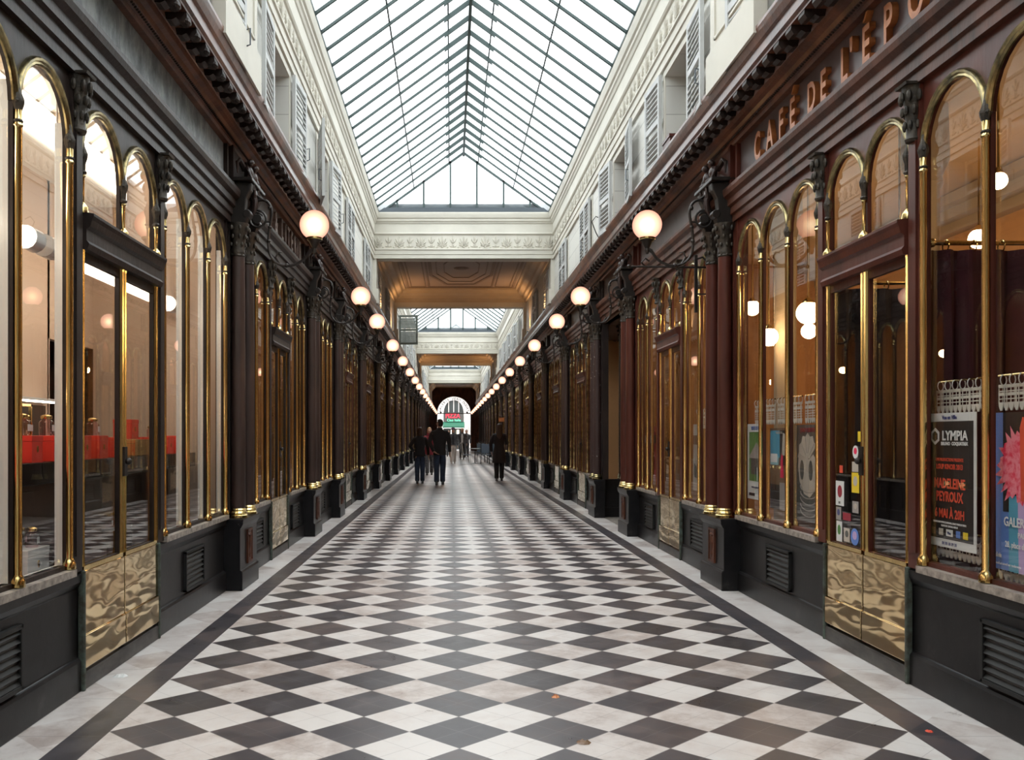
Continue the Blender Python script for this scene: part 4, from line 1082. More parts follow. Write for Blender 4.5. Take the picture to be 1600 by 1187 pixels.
# ---- cafe behind the nearest right fronts
XC = 5.3
S(MB().box(XC, XC + .06, .6, 13.4, 0, 3.82).box(FP[1] + .1, XC, .54, .6, 0, 3.82).box(FP[1] + .1, XC, 13.32, 13.38, 0, 3.82).build('wall_cafe', 'cafe_wall', smooth=False))
m = MB()
for z in (3.50, 3.60, 3.70): m.box(XC - .12 - (z - 3.5) * 1.2, XC, .6, 13.3, z, z + .1)
S(m.build('trim_cafe_cornice', 'cream_warm', smooth=False))
for k, (x, y) in enumerate(((3.35, 9.35), (3.5, 6.9), (3.5, 11.9))):
    t = empty('cafe_pillar', (x, y, 0), 0, 'round cream pillar inside the cafe, %s' % ('seen through middle arch', 'behind the door curtain', 'far one beyond second bay')[k], 'pillar')
    MB().lathe([(.15, 0), (.15, .3), (.11, .34), (.105, 3.2), (.13, 3.25), (.12, 3.3), (.17, 3.42), (.17, 3.5), (.16, 3.82)], n=20).build('shaft', 'cream_warm', t); MB().lathe([(.17, 0), (.17, .25), (.13, .3)], n=20).build('foot', 'red_wood', t)
for k, (x, y, z, r, nm) in enumerate(((3.55, 6.05, 3.05, .055, 'bright bulb on a rod high in the nearest cafe window'), (3.10, 9.1, 2.36, .09, 'white globe hanging in the cafe left of the middle arch'),
                           (3.30, 8.6, 2.36, .07, 'small globe hanging in the cafe behind the middle brass mullion'), (3.12, 8.15, 2.47, .10, 'frosted globe hanging in the cafe right of the middle arch'),
                           (3.6, 10.4, 2.5, .10, 'cafe globe lamp behind second bay door'), (3.2, 11.4, 2.7, .08, 'cafe lamp behind the far window of second bay'), (3.2, 9.9, 2.75, .08, 'cafe lamp behind near window of second bay'),
                           (4.3, 4.6, 3.0, .08, 'cafe lamp deep inside behind the nearest right window'), (4.3, 7.6, 3.0, .08, 'cafe lamp deep inside near back wall'), (4.4, 12.3, 2.9, .08, 'cafe lamp deep inside at far wall'), (3.15, 6.55, 2.85, .04, 'small sparkling bulb behind the cafe transom'))):
    shop_lamp(x, y, z, r, 'cafe_bulb', nm)
t = empty('ceiling_fan', (4.0, 4.9, 3.45), 0, 'dark ceiling fan inside the nearest cafe window', 'ceiling fan')
MB().lathe([(.02, .37), (.02, .1), (.09, .08), (.10, 0), (.05, -.05)], n=14).build('motor', 'iron', t)
for k in range(4):
    o = MB().box(.10, .62, -.07, .07, .02, .035).build('blade', 'brown_wood', t, smooth=False); o.rotation_euler = (.12, 0, k * PI / 2 + .4)
# back-wall arched mirrors and the bar
for k, y in enumerate((4.0, 5.3, 6.6, 8.0, 9.4, 10.8)):
    t = empty('arched_mirror', (XC, y, 0), 0, 'tall arched mirror on the cafe back wall, %s from near end' % ORD[k], 'mirror', 'arched mirrors of the cafe')
    m = MB(); pts, nr = arch_pts(0, .42, 2.2)
    vs = [(-.03, p[0], p[1]) for p in [(-.42, 1.1)] + pts + [(.42, 1.1)]]; m.add(vs, [tuple(range(len(vs)))]); m.build('mirror_glass', 'aged_mirror', t, smooth=False)
    MB().tube(vs, .03, 6).build('frame', 'brown_wood', t)
t = empty('bar_counter', (4.5, 9.2, 0), 0, 'dark wooden bar counter inside the cafe', 'bar')
MB().box(-.3, .3, -2.2, 2.2, 0, 1.05).build('body', 'brown_panel', t, smooth=False); MB().box(-.36, .36, -2.25, 2.25, 1.05, 1.10).build('top', 'black_gloss', t, smooth=False)
for k in range(9):
    o = MB().lathe([(.035, 0), (.038, .02), (.038, .19), (.014, .25), (.013, .31), (.016, .32)], n=10).build('bottle', ('bottle_green', 'amber_glass', 'brown_panel')[k % 3], None); o.location = (4.32 + .05 * (k % 2), 7.9 + .3 * k, 1.102)
    tag(o, '%s bottle on the cafe bar, %s from near end' % (('green', 'amber', 'brown')[k % 3], ORD[k]), 'bottle', 'bottles on the cafe bar')
# curtains of the draught lobby: rods with rings, pleated cloth
def pleats(x0, y0, x1, y1, z0, z1, amp=.035, wl=.13):
    L = math.hypot(x1 - x0, y1 - y0); n = int(L / wl * 6); dx, dy = (x1 - x0) / L, (y1 - y0) / L; m = MB(); front = []; 
    for sgn in (1, -1):
        rows = []
        for j, z in enumerate((z0, z0 + (z1 - z0) * .35, z0 + (z1 - z0) * .75, z1)):
            row = []
            for i in range(n + 1):
                u = L * i / n; a = amp * (1 + .5 * math.sin(i * .37)) * (1 if j < 3 else .55); o = a * math.sin(2 * PI * u / wl + .7 * math.sin(i * .21)) + sgn * .004
                row.append((x0 + dx * u - dy * o, y0 + dy * u + dx * o, z))
            rows.append(row)
        m.loft(rows, False, False)
    return m
def curtain(name, x0, y0, x1, y1, z0, z1, mat, label, rodz=None, rings=True):
    t = empty(name, ((x0 + x1) / 2, (y0 + y1) / 2, z0), 0, label, 'curtain'); c = ((x0 + x1) / 2, (y0 + y1) / 2, z0)
    pleats(x0 - c[0], y0 - c[1], x1 - c[0], y1 - c[1], 0, z1 - z0).build('cloth', mat, t)
    return t
def rod(x0, y0, x1, y1, z, label, r=.014, ring=.034, n=8, mat='brass'):
    t = empty('curtain_rod', ((x0 + x1) / 2, (y0 + y1) / 2, z), 0, label, 'curtain rod'); a = Vector(((x0 - x1) / 2, (y0 - y1) / 2, 0)); b = -a
    MB().tube([a, b], r, 8).ball(a, r * 1.9, 8, 6).ball(b, r * 1.9, 8, 6).build('bar', mat, t)
    d = (b - a).normalized(); nrm = Vector((-d.y, d.x, 0)); m = None
    for k in range(n):
        c = a.lerp(b, (k + .5) / n)
        if m is None:
            q = MB().tube([nrm * ring * math.cos(2 * PI * i / 12) + Vector((0, 0, ring * math.sin(2 * PI * i / 12) - ring * .5)) for i in range(13)], .004, 5).build('ring', mat, t); m = q
        else: q = m.copy(); col.objects.link(q); setp(q, t)
        q.location = c
    return t
rod(2.70, 5.24, 3.95, 5.24, 2.48, 'brass curtain rod with rings crossing the nearest cafe window')
curtain('curtain', 2.70, 5.24, 3.95, 5.24, .05, 2.44, 'curtain_red', 'burgundy pleated curtain behind the nearest cafe window')
rod(2.70, 6.62, 3.95, 6.62, 2.48, 'brass curtain rod seen through the cafe door glass')
curtain('curtain', 2.70, 6.62, 3.95, 6.62, .05, 2.44, 'curtain_dark', 'dark pleated curtain closing the lobby behind the cafe door')
curtain('curtain', 3.95, 5.3, 3.95, 6.56, .05, 2.44, 'curtain_dark', 'dark pleated curtain parallel to the cafe door, deep in lobby')
# crochet half curtains: real netting of cords with a scalloped fringe
def lace(s, y0, y1, z0, z1, label, rodz=True, off=.12):
    L = y1 - y0; t = empty('crochet_half_curtain', (FP[s] + s * off, (y0 + y1) / 2, 0), RZ[s], label, 'lace curtain')
    m = MB(); st = .019; h = L / 2; cw = .0026
    n = int(L / st)
    for i in range(n + 1):
        x = -h + L * i / n; y = .008 * math.sin(i * 1.3); m.box(x - cw, x + cw, y - .001, y + .001, z0 + .03, z1)
    k = 0; z = z0 + .03
    while z <= z1:
        m.box(-h, h, -.002, .002, z - cw, z + cw); z += st; k += 1
    m.box(-h, h, -.003, .003, z1 - .012, z1).box(-h, h, -.003, .003, z1 - .055, z1 - .04)
    m.build('net', 'lace', t, smooth=False)
    f = MB(); n2 = max(3, int(L / .042))
    for i in range(n2):
        c = -h + L * (i + .5) / n2; w = L / n2 / 2
        f.prism([(c - w, z0 + .032), (c + w, z0 + .032), (c + w * .8, z0 + .01), (c + w * .3, z0 - .008), (c - w * .3, z0 - .008), (c - w * .8, z0 + .01)], -.003, .003, 'y')
    f.build('scalloped_fringe', 'lace', t, smooth=False)
    MB().tube([(-h, 0, z1 + .045), (h, 0, z1 + .045)], .006, 8).build('rod', 'brass', t)
    nr_ = max(3, int(L / .07)); q0 = None
    for i in range(nr_):
        x = -h + L * (i + .5) / nr_
        if q0 is None: q = q0 = MB().tube([(0, .026 * math.cos(2 * PI * a / 10), .026 * math.sin(2 * PI * a / 10)) for a in range(11)], .003, 5).build('ring', 'white_gloss', t)
        else: q = q0.copy(); col.objects.link(q); setp(q, t)
        q.location = (x, 0, z1 + .022); q.rotation_euler = (0, 0, .5)
lace(1, 4.70, 5.22, 1.53, 1.65, 'white crochet strip on rings above the black concert poster')
lace(1, 4.04, 4.63, 1.53, 1.65, 'white crochet strip on rings above the flower poster')
lace(1, 4.70, 5.22, .74, .84, 'white scalloped crochet edge below the black concert poster')
lace(1, 4.04, 4.63, .70, .80, 'white scalloped crochet edge below the flower poster')
lace(1, 7.82, 8.34, 1.50, 1.66, 'crochet strip on rings above the park poster')
lace(1, 7.22, 7.76, 1.50, 1.66, 'crochet strip on rings above the blue and red poster')
lace(1, 6.64, 7.16, 1.50, 1.66, 'crochet strip on rings above the jug poster')
lace(1, 9.2, 10.3, 1.48, 1.64, 'crochet strip in the near window of the second right bay')
# ---- posters: card, printed areas and lettering; local x runs towards the camera
def poster(name, yc, zb, w, h, label, base, cat='poster', off=.055, tilt=0):
    t = empty(name, (FP[1] + off, yc, zb), RZ[1], label, cat); t.rotation_euler = (tilt, 0, RZ[1])
    MB().box(-w / 2, w / 2, 0, .004, 0, h).build('card', base, t, smooth=False); return t
def patch(t, pts, mat, name='printed_area', d=.0015, k=0):
    vs = [(x, -d * (k + 1), z) for x, z in pts] + [(x, 0, z) for x, z in pts]; n = len(pts)
    return MB().add(vs, [tuple(range(n))] + [(i, (i + 1) % n, n + (i + 1) % n, n + i) for i in range(n)]).build(name, mat, t, smooth=False)
def rct(x0, x1, z0, z1): return [(x0, z0), (x1, z0), (x1, z1), (x0, z1)]
def wr(t, s_, size, x, z, mat, sx=1.0, bold=.0, k=1, align='CENTER'):
    return text_mesh(s_, size, .0006, bold, 'lettering', mat, t, (x, -.0015 * (k + 1) - .0006, z), sx, align, res=2)
t = poster('concert_poster', 4.965, .80, .50, .72, 'black concert poster reading OLYMPIA and MADELEINE PEYROUX, nearest cafe window', 'paper_white')
patch(t, rct(-.225, .225, .045, .675), 'ink_black')
wr(t, 'Vue en Ville', .030, 0, .686, 'ink_navy', 1, .001)
patch(t, [(-.20 + .055 + .048 * math.cos(2 * PI * k / 6 + .5), .595 + .046 * math.sin(2 * PI * k / 6 + .5)) for k in range(6)], 'ink_white', 'ring_mark', k=1)
patch(t, [(-.20 + .055 + .030 * math.cos(2 * PI * k / 6 + .5), .595 + .029 * math.sin(2 * PI * k / 6 + .5)) for k in range(6)], 'ink_black', 'ring_centre', k=2)
wr(t, 'LYMPIA', .070, .052, .575, 'ink_white', 1.08, .002); wr(t, 'BRUNO  COQUATRIX', .024, .048, .548, 'ink_white', 1.1, .001)
wr(t, 'LIVE PRODUCTIONS PRESENTE', .024, 0, .462, 'ink_red', .82, .0005); wr(t, 'LOUP KINOIR 2013', .038, 0, .420, 'ink_red', .82, .001)
wr(t, 'MADELEINE', .074, 0, .318, 'ink_red', .80, .0022); wr(t, 'PEYROUX', .074, .0, .248, 'ink_red', .80, .0022); wr(t, '6 MAI À 20H', .066, 0, .160, 'ink_red', .82, .002)
wr(t, 'RESERVATIONS WWW.OLYMPIAHALL.COM ET POINTS DE VENTE', .014, 0, .128, 'ink_white', .80, .0003); wr(t, 'TELEPHONE CENTRAL 0 892 68', .014, 0, .110, 'ink_white', .85, .0003)
for x, mt, w in ((-.16, 'ink_brown', .04), (-.085, 'ink_bone', .045), (.0, 'paper_white', .065), (.085, 'ink_blue', .04), (.155, 'ink_yellow', .045)): patch(t, rct(x - w / 2, x + w / 2, .062, .098), mt, 'logo_block', k=1)
wr(t, 'Visa', .022, .0, .072, 'ink_navy', 1, .0005, 2)
wr(t, '04 90 18 39 30', .024, 0, .014, 'ink_navy', 1, .0005)
t = poster('flower_poster', 4.335, .755, .58, .755, 'blue poster with a large red flower head and GALERIE lettering, nearest right', 'ink_blue')
patch(t, rct(-.15, .29, .28, .755), 'ink_black'); patch(t, rct(-.10, .02, .0, .36), 'ink_cyan', k=1); patch(t, [(-.02, .0), (.12, .0), (.14, .46), (-.03, .46)], 'ink_violet', k=2)
rp = []
rng = random.Random(3)
for k in range(54):
    a = 2 * PI * k / 54; r_ = (.205 if k % 2 else .16) * (1 + .14 * rng.uniform(-1, 1)); rp.append((.0 + r_ * .95 * math.cos(a), .50 + r_ * .92 * math.sin(a)))
vs = [(.0, -.006, .50)] + [(x, -.0058, z) for x, z in rp]
MB().add(vs, [(0, k + 1, (k + 1) % 54 + 1) for k in range(54)]).build('flower_print', 'flower_ink', t, smooth=False)
patch(t, [(.0, .34), (.025, .34), (.035, .70), (.012, .73), (-.008, .68)], 'ink_red', 'stalk_print', k=4)
wr(t, 'ZAO WOU', .085, .03, .655, 'ink_red', .9, .001, 5, 'LEFT'); wr(t, 'GALERIE DE ROHAN', .062, -.13, .215, 'ink_white', .86, .001, 5, 'LEFT'); wr(t, 'PAULE FRECHET', .036, -.02, .165, 'ink_white', .9, .0005, 5, 'LEFT')
wr(t, '28, place des Vosges', .040, -.12, .115, 'ink_white', .85, .0005, 5, 'LEFT'); wr(t, 'Gallois', .030, -.22, .06, 'ink_white', .85, .001, 5, 'LEFT'); wr(t, 'du mardi au samedi sur rendez-vous', .018, -.22, .025, 'ink_white', .85, 0, 5, 'LEFT')
t = poster('jug_poster', 6.96, .76, .50, .72, 'dark slate poster with a large pale shell-topped jug, cafe window by the door', 'ink_slate')
wr(t, 'JEAN POISSON', .045, .02, .665, 'ink_maroon', .95, .001)
patch(t, [(-.17 + .0, .40), (-.14, .29), (-.05, .20), (.06, .18), (.16, .24), (.20, .34), (.19, .46), (.12, .50), (.04, .46), (-.02, .50), (-.10, .52), (-.16, .47)], 'ink_bone', 'jug_body', k=0)
fan = [(-.02, .47)]
for k in range(11):
    a = PI * (.98 - .80 * k / 10); r_ = .20 if k % 2 == 0 else .175; fan.append((.02 + r_ * math.cos(a), .46 + r_ * math.sin(a)))
patch(t, fan + [(.06, .47)], 'ink_bone', 'shell_fan', k=1)
for k in range(5):
    a = PI * (.92 - .17 * k); patch(t, [(.02 + .05 * math.cos(a) - .003, .46 + .05 * math.sin(a)), (.02 + .05 * math.cos(a) + .003, .46 + .05 * math.sin(a)), (.02 + .17 * math.cos(a) + .004, .46 + .17 * math.sin(a)), (.02 + .17 * math.cos(a) - .004, .46 + .17 * math.sin(a))], 'ink_grey', 'flute', k=2)
for x in (-.09, .08): patch(t, [(x + .035 * math.cos(2 * PI * k / 12), .38 + .075 * math.sin(2 * PI * k / 12)) for k in range(12)], 'ink_slate', 'hollow', k=2)
for k in range(5): patch(t, [(.03 + .16 * math.cos(PI + PI * j / 10) , .26 - .045 * k + .05 * math.sin(PI + PI * j / 10)) for j in range(11)] + [(.03 + .15 * math.cos(2 * PI - PI * j / 10), .265 - .045 * k + .048 * math.sin(2 * PI - PI * j / 10)) for j in range(11)], 'ink_grey', 'ripple', k=1)
t = poster('street_poster', 7.53, .80, .46, .66, 'poster with bright blue top and a red figure, middle arch of the cafe window', 'ink_brown')
patch(t, rct(-.22, .0, .42, .64), 'ink_cyan'); patch(t, rct(.0, .22, .36, .64), 'ink_black'); patch(t, rct(-.22, -.03, .36, .43), 'ink_teal', k=1); patch(t, rct(-.20, -.05, .38, .45), 'ink_white', k=2)
patch(t, [(.02, .26), (.09, .26), (.07, .36), (.08, .44), (.05, .46), (.03, .40)], 'ink_pink', 'red_figure', k=2); patch(t, [(.05, .44), (.12, .44), (.15, .60), (.08, .62)], 'ink_bone', k=2)
patch(t, rct(-.22, .0, .0, .20), 'ink_black'); patch(t, rct(.0, .22, .0, .22), 'ink_grey', k=1); wr(t, 'PALAIS ROYAL', .03, 0, .642 - .03, 'ink_bone', .8, 0, 3)
t = poster('park_poster', 8.13, .84, .44, .66, 'poster of a pavilion among trees numbered 13, farthest arch of the first cafe window', 'paper_white')
patch(t, rct(-.17, .21, .16, .59), 'ink_green'); patch(t, [(-.16, .38), (.03, .50), (.20, .40), (.20, .36), (-.16, .36)], 'ink_grey', 'pavilion_roof', k=1); patch(t, rct(-.12, .18, .22, .36), 'ink_slate', 'pavilion', k=1); patch(t, rct(-.15, -.04, .45, .55), 'ink_yellow' if False else 'ink_green', k=1)
wr(t, 'VISITES DE PARIS', .045, .02, .607, 'ink_blue', .78, .001); wr(t, '13', .16, .09, .17, 'ink_white', .8, .003, 2); wr(t, 'tous les samedis', .03, 0, .10, 'ink_navy', 1); patch(t, rct(-.17, -.02, .03, .055), 'ink_black', k=1)
for yc, mt, m2, w, nm in ((9.48, 'ink_grey', 'ink_yellow', .46, 'grey drawing poster with a yellow band, near window of second right bay'), (10.05, 'ink_bone', 'ink_brown', .36, 'pale portrait poster, near window of second right bay beside the door'), (11.98, 'ink_maroon', 'ink_black', .40, 'dark red poster behind far window of second right bay'), (12.55, 'ink_black', 'ink_grey', .40, 'black poster behind the last arch of second right bay')):
    t = poster('small_poster', yc, .80, w, .72, nm, mt); patch(t, rct(-w / 2, w / 2, .50, .60), m2); 
    patch(t, [(-.12, .15), (.12, .12), (.15, .24), (.05, .35), (-.03, .26), (-.13, .30)], 'ink_slate', 'drawing', k=0)
# stickers on the cafe door glass (near leaf seen at left)
def sticker(y, z, w, h, mat, label, round_=False, inner=None, txt=None):
    t = empty('window_sticker', (FP[1] - .012 + .018, y, z), RZ[1], label, 'sticker', 'stickers on the cafe door')
    P = [(w / 2 * math.cos(2 * PI * k / 20), h / 2 + h / 2 * math.sin(2 * PI * k / 20)) for k in range(20)] if round_ else rct(-w / 2, w / 2, 0, h)
    patch(t, P, mat, 'film', d=.001)
    if inner: patch(t, [(x * .55, h * .5 + (z_ - h * .5) * .5 + h * .08) for x, z_ in (P if round_ else [(w / 2 * math.cos(2 * PI * k / 16), h / 2 + h / 2 * math.sin(2 * PI * k / 16)) for k in range(16)])], inner, 'emblem', d=.001, k=1)
    if txt: wr(t, txt, h * .14, 0, h * .08, 'ink_black' if mat != 'ink_black' else 'ink_white', .7, 0, 1)
sticker(6.25, .93, .13, .165, 'paper_white', 'white sticker with dark red emblem on the cafe door', inner='ink_maroon', txt='2013')
sticker(6.27, .835, .08, .085, 'ink_grey', 'small grey sticker just below the emblem sticker', inner='ink_navy')
sticker(6.26, .69, .09, .135, 'paper_white', 'white rounded sticker with coloured bars, lowest on the cafe door', inner='ink_green')
sticker(6.01, 1.03, .11, .13, 'ink_yellow', 'yellow rectangular sticker on the cafe door', inner='ink_bone')
sticker(6.01, 1.165, .10, .065, 'ink_bone', 'faded beige label above the yellow sticker')
sticker(6.01, 1.25, .085, .085, 'ink_white', 'round white sticker with red bird on cafe door', True, 'ink_pink')
sticker(5.95, 1.36, .05, .065, 'ink_yellow', 'tiny yellow tag high beside the meeting stile')
sticker(6.02, .69, .12, .11, 'ink_blue', 'round blue seal sticker low on the cafe door', True, 'ink_violet')
sticker(6.14, .70, .09, .09, 'ink_bone', 'pale drawing sticker beside the round blue seal', inner='ink_slate')
sticker(6.01, .90, .09, .075, 'ink_grey', 'small grey square label under the yellow sticker', inner='ink_bone')
sticker(6.14, .84, .12, .05, 'ink_maroon', 'low red strip label on the cafe door')
sticker(6.23, 1.15, .05, .05, 'ink_red', 'small orange crest sticker on the cafe door')

# ---- side entrance on the right between the second and third pedestals
S(MB().box(FP[1] + 1.1, FP[1] + 1.2, 13.3, 16.4, 0, 3.82).box(FP[1] + .1, FP[1] + 1.2, 13.28, 13.36, 0, 3.82).box(FP[1] + .42, FP[1] + 1.2, 16.12, 16.2, 0, 3.82).box(FP[1] + .02, FP[1] + 1.2, 13.3, 16.3, 3.30, 3.36).build('wall_side_entrance', 'shop_dark', smooth=False))
t = empty('side_entrance_screen', (FP[1], 16.02, 0), 0, 'narrow mirrored screen on black base at far side of side entrance', 'screen')
MB().box(-.04, .45, 0, .1, 0, .65).box(-.06, .47, -.02, .1, 0, .17).box(-.06, .47, -.02, .1, .60, .65).build('base', 'black_marble', t, smooth=False)
MB().box(.03, .33, .03, .05, .65, 3.3).build('mirror_glass', 'aged_mirror', t, smooth=False)
MB().box(.02, .05, 0, .06, .65, 3.3).box(.30, .34, 0, .06, .65, 3.3).build('frame', 'dark_wood', t, smooth=False)
o = copy_tree(CACHE[('col', ('chipped_column', True))]); o.location = (FP[1] + .37, 15.95, 0); tag(o, 'peeling dark column at the back edge of the side entrance', 'column', 'slim paired columns')
t = empty('panelled_door', (FP[1] + 1.08, 14.7, 0), RZ[1], 'dark panelled door inside the side entrance', 'door')
MB().box(-.5, .5, -.03, .0, 0, 2.4).build('leaf', 'dark_wood', t, smooth=False)
for z in (.25, 1.3): MB().box(-.36, .36, -.045, -.03, z, z + .85).build('raised_panel', 'brown_wood', t, smooth=False, bevel=.01)
MB().ball((.40, -.06, 1.05), .03, 8, 6).build('knob', 'brass', t)
# ---- loose fittings on the fronts
t = empty('sign_bracket', (FP[1] - .1, 9.12, 0), 0, 'black iron sign bracket reaching out below the first right globe', 'bracket')
MB().tube([(0, 0, 3.04), (-.74, 0, 3.05)], .011, 6).ball((-.76, 0, 3.05), .02, 8, 6).build('bar', 'iron', t)
MB().box(-.12, -.09, -.01, .01, 2.60, 3.16).tube([(-.10, 0, 3.12), (-.04, 0, 3.14), (.0, 0, 3.10)], .01, 6).tube([(-.10, 0, 2.78), (0, 0, 2.78)], .008, 6).build('upright', 'iron', t)
MB().tube([(-.60, 0, 3.05), (-.64, 0, 3.09), (-.60, 0, 3.13), (-.56, 0, 3.10)], .009, 6).build('curl', 'iron', t)
for s, y, ww, nm in ((1, 33.2, .16, 'small orange hanging sign above the woman in the long coat'), (1, 20.0, .0, None), ):
    if not nm: continue
    t = empty('hanging_sign', (1.80, y, 1.89), 0, nm, 'sign'); MB().box(-.10, .10, -.01, .01, 0, .14).build('plate', 'letter_gilt', t, smooth=False); MB().tube([(.79, 0, .20), (-.1, 0, .20)], .01, 6).tube([(0, 0, .20), (0, 0, .13)], .006, 5).build('arm', 'iron', t)
for y, side in ((13.9, 1),):
    t = empty('floodlight_hook', (FP[1] - .42, y, 0), 0, 'thin curved hook rod rising from the cornice beyond second right globe', 'hook')
    MB().tube([(.1, 0, 4.20), (-.02, 0, 4.42), (-.08, 0, 4.58), (-.02, 0, 4.66), (.06, 0, 4.62)], .008, 6).build('rod', 'iron', t)
# flower box on the first upper right window
t = empty('window_box', (CX + HW + .02, 9.7, 4.345), 0, 'small dark red planter on the first upper right window sill', 'planter'); MB().box(-.06, .12, -.16, .16, 0, .13).build('trough', 'red_wood', t, smooth=False); MB().box(-.07, .13, -.17, .17, .11, .14).build('rim', 'red_wood', t, smooth=False)
# litter on the floor
for k, (px, py, w, mt, nm) in enumerate(((188, 1056, .045, 'paper_white', 'crumpled white scrap of paper by the left front'), (1150, 858, .02, 'paper_white', 'tiny white speck of litter'), (911, 1160, .035, 'ink_brown', 'dry brown leaf on a dark tile in the foreground'), (868, 1088, .03, 'letter_gilt', 'small orange leaf scrap on the floor'), (1453, 1143, .02, 'ink_red', 'tiny red speck on the dark border band'))):
    Y = 1458 * 1.4 / (py - 680); X = (px - 704.5) * Y / 1458
    m = MB(); rng = random.Random(k); r0 = []; r1 = []
    for a in range(8):
        q = rng.uniform(.6, 1.1); r0.append((q * w * math.cos(a * PI / 4), q * w * 1.2 * math.sin(a * PI / 4), .001)); r1.append((q * w * .5 * math.cos(a * PI / 4), q * w * .6 * math.sin(a * PI / 4), .003 + w * .35 * rng.random()))
    m.loft([r0, r1]); o = m.build('litter_scrap', mt, None, smooth=False, loc=(X, Y, 0)); tag(o, nm, 'litter')
# ================================================================== PEOPLE, CHAIRS
def skin_mesh(name, verts, edges, mat, parent, sub=1, root=0):
    """verts: list of (x, y, z, rx, ry)"""
    me = bpy.data.meshes.new(name); me.from_pydata([v[:3] for v in verts], edges, []); me.materials.append(MATS[mat])
    o = bpy.data.objects.new(name, me); col.objects.link(o); setp(o, parent)
    md = o.modifiers.new('skin', 'SKIN'); md.use_smooth_shade = True; md.branch_smoothing = .6
    for i, v in enumerate(verts):
        sv = me.skin_vertices[0].data[i]; sv.radius = (v[3], v[4]); sv.use_root = (i == root)
    if sub: o.modifiers.new('sub', 'SUBSURF').levels = sub; o.modifiers['sub'].render_levels = sub
    return o
def person(X, Y, face, H, label, coat, trousers, hair, shoe='shoe', stride=.16, coat_len=.80, skirt=0.0, arms=((.05, .05), (.05, .05)), hairlen=0, headturn=0, female=False, hat=None, legs_skin=False, bust=None, open_front=None):
    """stands on the floor, local +y is where the figure faces; arms: per side (elbow forward, wrist forward) or a list of three points"""
    t = empty('person', (X, Y, 0), face, label, 'person'); k = H / 1.75; t.scale = (k, k, k)
    sw = .165 if female else .19; hw = .085
    V = []; E = []
    def add(p, r, par=None):
        V.append((*p, r if not isinstance(r, tuple) else r[0], r if not isinstance(r, tuple) else r[1])); 
        if par is not None: E.append((par, len(V) - 1))
        return len(V) - 1
    pel = add((0, 0, .96), (.13, .09)); wa = add((0, 0, 1.12), (.115, .08), pel); ch = add((0, .0, 1.33), (.14, .095), wa); nb = add((0, -.01, 1.46), (.06, .055), ch); nk = add((0, .0, 1.535), (.050, .050), nb)
    h1 = add((0, .015, 1.59), (.075, .085), nk); h2 = add((0, .012, 1.66), (.088, .104), h1); h3 = add((0, .0, 1.735), (.06, .07), h2)
    pts = {}
    for s in (-1, 1):
        st = stride * s
        hip = add((s * hw, 0, .90), .085, pel); kn = add((s * hw, st * .55 + .02, .50), .055, hip); an = add((s * hw * .95, st, .09), .036, kn); add((s * hw, st + .07, .035), .03, an)
        a = arms[0 if s < 0 else 1]
        sh = add((s * sw, 0, 1.42), .052, ch)
        if len(a) == 2: el = (s * (sw + .05), -.03 + a[0] * .3, 1.14); wr_ = (s * (sw + .06), a[1], .90); pm = (s * (sw + .06), a[1] + .02, .83)
        else: el, wr_, pm = a
        e_ = add(el, .038, sh); w_ = add(wr_, .027, e_); p_ = add(pm, (.034, .020), w_)
        pts[s] = (el, wr_, pm)
        d = (Vector(pm) - Vector(wr_)).normalized(); side = d.cross(Vector((0, 1, 0))); side = side.normalized() if side.length > .1 else Vector((1, 0, 0))
        fr = d.cross(side)
        for j, (off, ln) in enumerate(((-.027, .060), (-.009, .068), (.009, .064), (.027, .052))):
            b = Vector(pm) + fr * off + d * .035; f1 = add(tuple(b), .0095, p_); f2 = add(tuple(b + d * ln * .6 + side * .006), .0085, f1); add(tuple(b + d * ln + side * .022), .007, f2)
        th = add(tuple(Vector(pm) - fr * .035 + d * .0), .0105, p_); add(tuple(Vector(pm) - fr * .048 + d * .045), .008, th)
    body = skin_mesh('body', V, E, 'skin', t, 1, pel)
    # face: nose, lips, ears, eyes belong to the head
    hd = empty('head_features', (0, 0, 0)); setp(hd, t)
    fm = MB().tube([(0, .088, 1.672), (0, .112, 1.640), (0, .092, 1.628)], [.007, .012, .008], 6)
    for s in (-1, 1): fm.ball((s * .074, -.004, 1.645), .018, 6, 5, (.5, 1, 1.5))
    fm.build('nose_and_ears', 'skin', hd)
    fm = MB()
    for s in (-1, 1): fm.ball((s * .029, .086, 1.668), .009, 6, 5).box(s * .029 - .016, s * .029 + .016, .088, .094, 1.684, 1.689)
    fm.build('eyes', hair, hd); MB().ball((0, .088, 1.604), .018, 8, 5, (1.2, .5, .4)).build('lips', 'cloth_red', hd)
    hd.rotation_euler = (0, 0, headturn)
    # hair as a cap that follows the skull, longer if asked
    rings = []
    prof = [(1.775, .006), (1.771, .030), (1.758, .055), (1.736, .074), (1.705, .086), (1.67, .091), (1.635, .088), (1.60, .076), (1.575, .060)] if not hairlen else [(1.778, .006), (1.773, .032), (1.76, .058), (1.736, .080), (1.70, .093), (1.66, .098), (1.61, .098), (1.55, .10)] + ([(1.46, .105), (1.36, .095), (1.28, .05)] if hairlen > 1 else [(1.50, .085)])
    for z, r in prof:
        cy = -.012 - (.02 if z < 1.60 else 0) - (.035 if z < 1.5 else 0)
        ring = []
        for i in range(16):
            a = 2 * PI * i / 16; x = r * .88 * math.cos(a); y = r * 1.05 * math.sin(a)
            if y > 0 and z < 1.73: y *= .42; x *= .99
            ring.append((x, y + cy, z))
        rings.append(ring)
    hm = MB().loft(rings).build('hair', hair, t); hm.rotation_euler = (0, 0, headturn)
    if hat: 
        q = MB().lathe([(.085, 1.69), (.098, 1.70), (.100, 1.74), (.080, 1.79), (.03, 1.815), (.002, 1.82)], (0, -.01, 0), 16, 1, 1.12).build('hat', hat, t)
